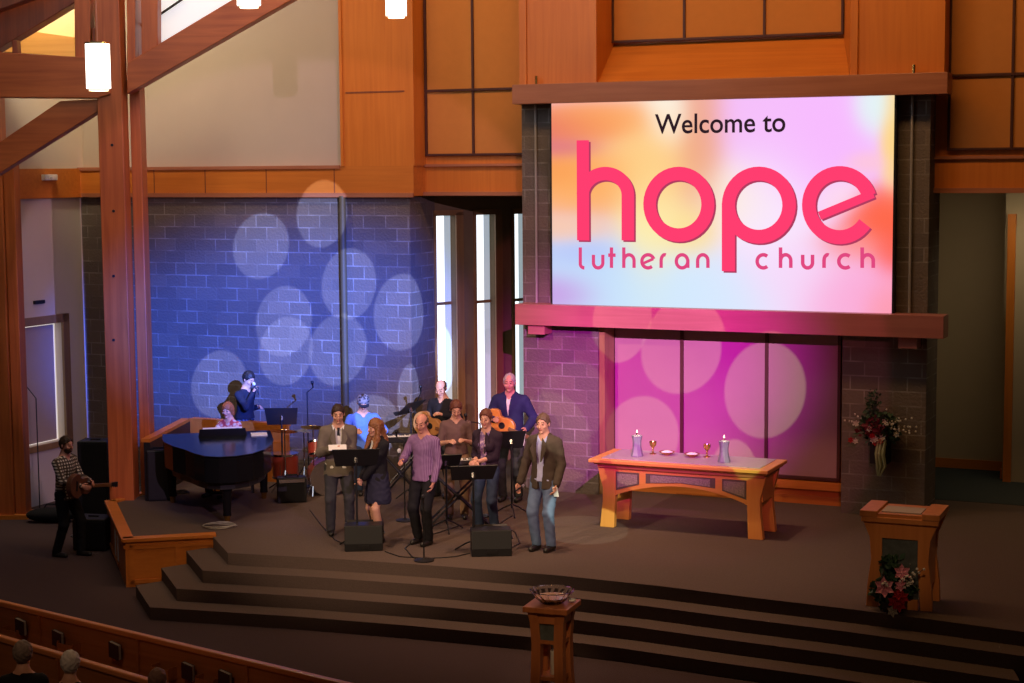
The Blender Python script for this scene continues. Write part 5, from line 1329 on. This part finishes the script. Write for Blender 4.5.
MB().box(-hl_+.16, hl_-.16, .0, .05, hh_-.30, hh_-.06).build('front_panel', LECT, lt); MB().box(-hl_-.06, hl_+.06, -.04, .05, hh_-.12, hh_-.06).build('upper_moulding', LECT, lt, bevel=.006)
MB().box(-hl_+.16, hl_-.16, .02, .06, .12, hh_-.30).build('etched_glass_panel', mat('dark_etched_panel', (.09, .10, .09), .3, var=.5, scale=16), lt)
MB().box(-hl_+.16, hl_-.16, .0, .05, .0, .12).build('front_panel', LECT, lt)
MB().box(-hl_+.08, hl_-.08, -.02, .60, hh_-.06, hh_-.02, T3()).build('reading_top', LECT, lt)
MB().xprism([(-.22, 0), (.22, 0), (.22, .015), (-.22, .015)], .06, .40, T3(0, 0, hh_-.02)).build('open_book', mat('dim_paper', (.42, .34, .28), .8), lt)
# ------------------------------------------------------------------ baptismal font
fc = on_z(552, 603, 1.06); fz = thing('baptismal_font', 'slim wooden font pedestal carrying a cut glass bowl in front of the steps', 'font', (fc.x, fc.y, 0), math.radians(-20))
w2 = .205
for x in (-1, 1):
    for y in (-1, 1):
        pr = [(x*w2*.98, 0), (x*w2*.9, .3), (x*w2*.82, .7), (x*w2*.94, 1.0)]
        vs = []; 
        prof = [(0, .98), (.3, .88), (.65, .84), (.88, .9), (1.0, 1.0)]
        for z, k_ in prof:
            a_, b_2 = w2*k_, w2*k_-.10
            vs += [(x*a_, y*a_, z), (x*b_2, y*a_, z), (x*b_2, y*b_2, z), (x*a_, y*b_2, z)]
        fs = [(i*4+j, i*4+(j+1) % 4, (i+1)*4+(j+1) % 4, (i+1)*4+j) for i in range(4) for j in range(4)]+[(0, 3, 2, 1), (16, 17, 18, 19)]
        MB().add(vs, fs).build('leg', FONTW, fz)
MB().box(-w2-.04, w2+.04, -w2-.04, w2+.04, 1.0, 1.06).build('top', FONTW, fz, bevel=.008)
for k in range(4):
    T = Matrix.Rotation(k*PI/2, 4, 'Z'); MB().box(-w2+.04, w2-.04, -w2*.9, -w2*.9+.03, .88, 1.0, T).build('apron', FONTW, fz); MB().box(-w2+.06, w2-.06, -w2*.82, -w2*.82+.03, .66, .70, T).build('rail', FONTW, fz)
MB().box(-.13, .13, -.16, -.14, .70, .88).build('etched_panel', _m['dark_etched_panel'], fz)
MB().lathe([(.03, .30), (.035, .31), (.035, .56), (.01, .57)], 14, T3(.02, -.02, 0)).build('inner_candle', WHF, fz, smooth=True); MB().box(-.15, .15, -.15, .15, .26, .30).build('shelf', FONTW, fz)
GL = mat('cut_glass', (.9, .9, .95), .06, var=0, trans=1)
fb_ = thing('glass_bowl', 'cut glass bowl of water standing on the wooden font', 'bowl', (fc.x, fc.y, 1.06), 0)
pr = [(.10, .0), (.12, .01), (.16, .05), (.205, .11), (.225, .135), (.235, .14), (.225, .145), (.195, .11), (.145, .05), (.09, .02), (.005, .018)]
mb = MB(); n = 32; vs = []; fs = []
for i, (r, z) in enumerate(pr):
    for k in range(n): q = 2*PI*k/n; rr = r*(1+(.03 if k % 2 else -.03)*(1 if 1 < i < 8 else 0)); vs.append((rr*math.cos(q), rr*math.sin(q), z))
for i in range(len(pr)-1):
    for k in range(n): fs.append((i*n+k, i*n+(k+1) % n, (i+1)*n+(k+1) % n, (i+1)*n+k))
fs.append(tuple(range(n-1, -1, -1))); fs.append(tuple(range((len(pr)-1)*n, len(pr)*n))); mb.add(vs, fs).build('bowl', GL, fb_)
MB().lathe([(.135, .045), (.165, .075), (.005, .076)], 24).build('water', mat('amber_water', (.7, .45, .3), .1, var=0), fb_, smooth=True)
o = MB().ball((0, 0, .022), (.045, .03, .022), 14).build('folded_napkin', PAPER, None, Matrix.Translation((fc.x+.21, fc.y+.02, 1.062)), True); o['label'] = 'small folded white napkin on the corner of the wooden font'; o['category'] = 'napkin'
# ------------------------------------------------------------------ pews and the people in them
PZ = .92
def pew_line(a, b, ext=.0):
    A = on_z(*a, PZ); B = on_z(*b, PZ); return A, B
def pew(label, A, B, x_start, x_end, boards, racks):
    d = (B-A); L = d.length; d.normalize(); n = Vector((-d.y, d.x, 0))      # n points to the stage
    if n.y < 0: n = -n
    M = Matrix(((d.x, n.x, 0, A.x), (d.y, n.y, 0, A.y), (0, 0, 1, 0), (0, 0, 0, 1)))
    t = thing('pew', label, 'pew', M=M, group='wooden pews')
    MB().box(x_start, x_end, 0, .035, .28, PZ-.05, T3()).build('backrest', PEWW, t)
    MB().box(x_start, x_end, -.02, .06, PZ-.06, PZ).build('top_rail', wood('pew_rail', (.70, .26, .09), (.52, .17, .05), 'x', .35), t, bevel=.015)
    MB().box(x_start, x_end, .03, .48, .38, .44).build('seat', PEWW, t, bevel=.01)
    for x in boards: MB().box(x-.02, x+.02, -.03, .44, 0, .42).box(x-.02, x+.02, -.025, .045, .42, PZ-.06).build('support', PEWW, t)
    for x in racks:
        r_ = MB().box(x-.13, x+.13, -.11, -.02, .55, .57).box(x-.13, x+.13, -.115, -.105, .55, .66).box(x-.13, x-.12, -.11, -.0, .55, .68).box(x+.12, x+.13, -.11, -.0, .55, .68).build('book_rack', PEWW, t)
    return t, M
A1, B1 = pew_line((0, 601), (345, 683)); A2, B2 = pew_line((0, 636), (150, 680))
p1, M1 = pew('long wooden pew nearest the stage with hymnals in its racks', A1, B1, -.8, 6.2, (.7, 2.3, 3.9, 5.4), (.30, 1.25, 2.75, 3.4, 4.6, 5.1))
p2, M2_ = pew('second wooden pew from the stage, at the bottom left corner', A2, B2, -.8, 4.2, (1.0, 2.6), ())
HYM = mat('hymnal_cover', (.05, .02, .03), .5)
def where(x, y, M, dep):        # along-pew coordinate of a photo point
    Mi = M.inverted(); o = Mi @ CAM; d = Mi.to_3x3() @ ray(x, y); t = (dep-o.y)/d.y; q = o+d*t; return q.x, q.z
names = ['leftmost', 'second from left', 'third from left', 'fourth from left', 'rightmost']
for i, (x, y) in enumerate(((20, 628), (57, 640), (114, 652), (187, 673), (224, 681))):
    u, z = where(x, y, M1, -.07); z = max(.66, min(.80, z))
    hb = thing('hymnal', 'dark hymnal with pale page edges in the first pew rack, %s' % names[i], 'book', M=M1 @ T3(u, -.055, z-.07, math.radians(6), math.radians(8)), group='hymnals in the first pew')
    MB().box(-.075, .075, -.022, -.017, 0, .17).box(-.075, .075, .017, .022, 0, .17).box(-.078, -.073, -.022, .022, 0, .17).build('cover', HYM, hb)
    MB().box(-.072, .07, -.017, .017, .004, .166).build('pages', mat('dim_page_edges', (.45, .42, .40), .8), hb)
# congregation heads seen from behind
for i, (x, y, hairk, lab, clo, hh2) in enumerate(((22, 643, ('thick', mat('hair_ash', (.22, .17, .14), .7, var=.4, scale=60)), 'seated person with ash brown hair seen from behind in the second pew, leftmost', BLKCL, 1.70),
        (69, 653, ('thick', HW), 'seated person with short white hair seen from behind in the second pew', DKSH, 1.66),
        (156, 670, ('short', mat('hair_grey_brown', (.22, .12, .09), .7, var=.3, scale=60)), 'seated person whose reddish grey head just shows at the bottom edge', BROWNSH, 1.62))):
    # head top at this photo point; sit them in the gap behind the first pew
    sit = .44; sc_ = hh2/1.75
    topz = sc_*((sit/sc_+.09)-.93+1.50+.125+.125)
    q = on_z(x, y, topz)
    person(lab, (q.x, q.y, 0), 186-6*i, hh2, sit=sit, hair=hairk, top=clo, hem=.92, legs=DKTR, hands=((-.14, .30, .66), (.14, .30, .66)), build=1.0, seed=20+i, head=((-8, 4), (6, 6), (0, 8))[i])
# sheets on the carpet
for x, y, lab in ((360, 668, 'dark flat cable cover on the nave carpet below the steps'),):
    pass
bpy.context.view_layer.update()
for o in list(S.objects):
    for k in ('_hl', '_hr', '_hc'):
        if k in o: del o[k]
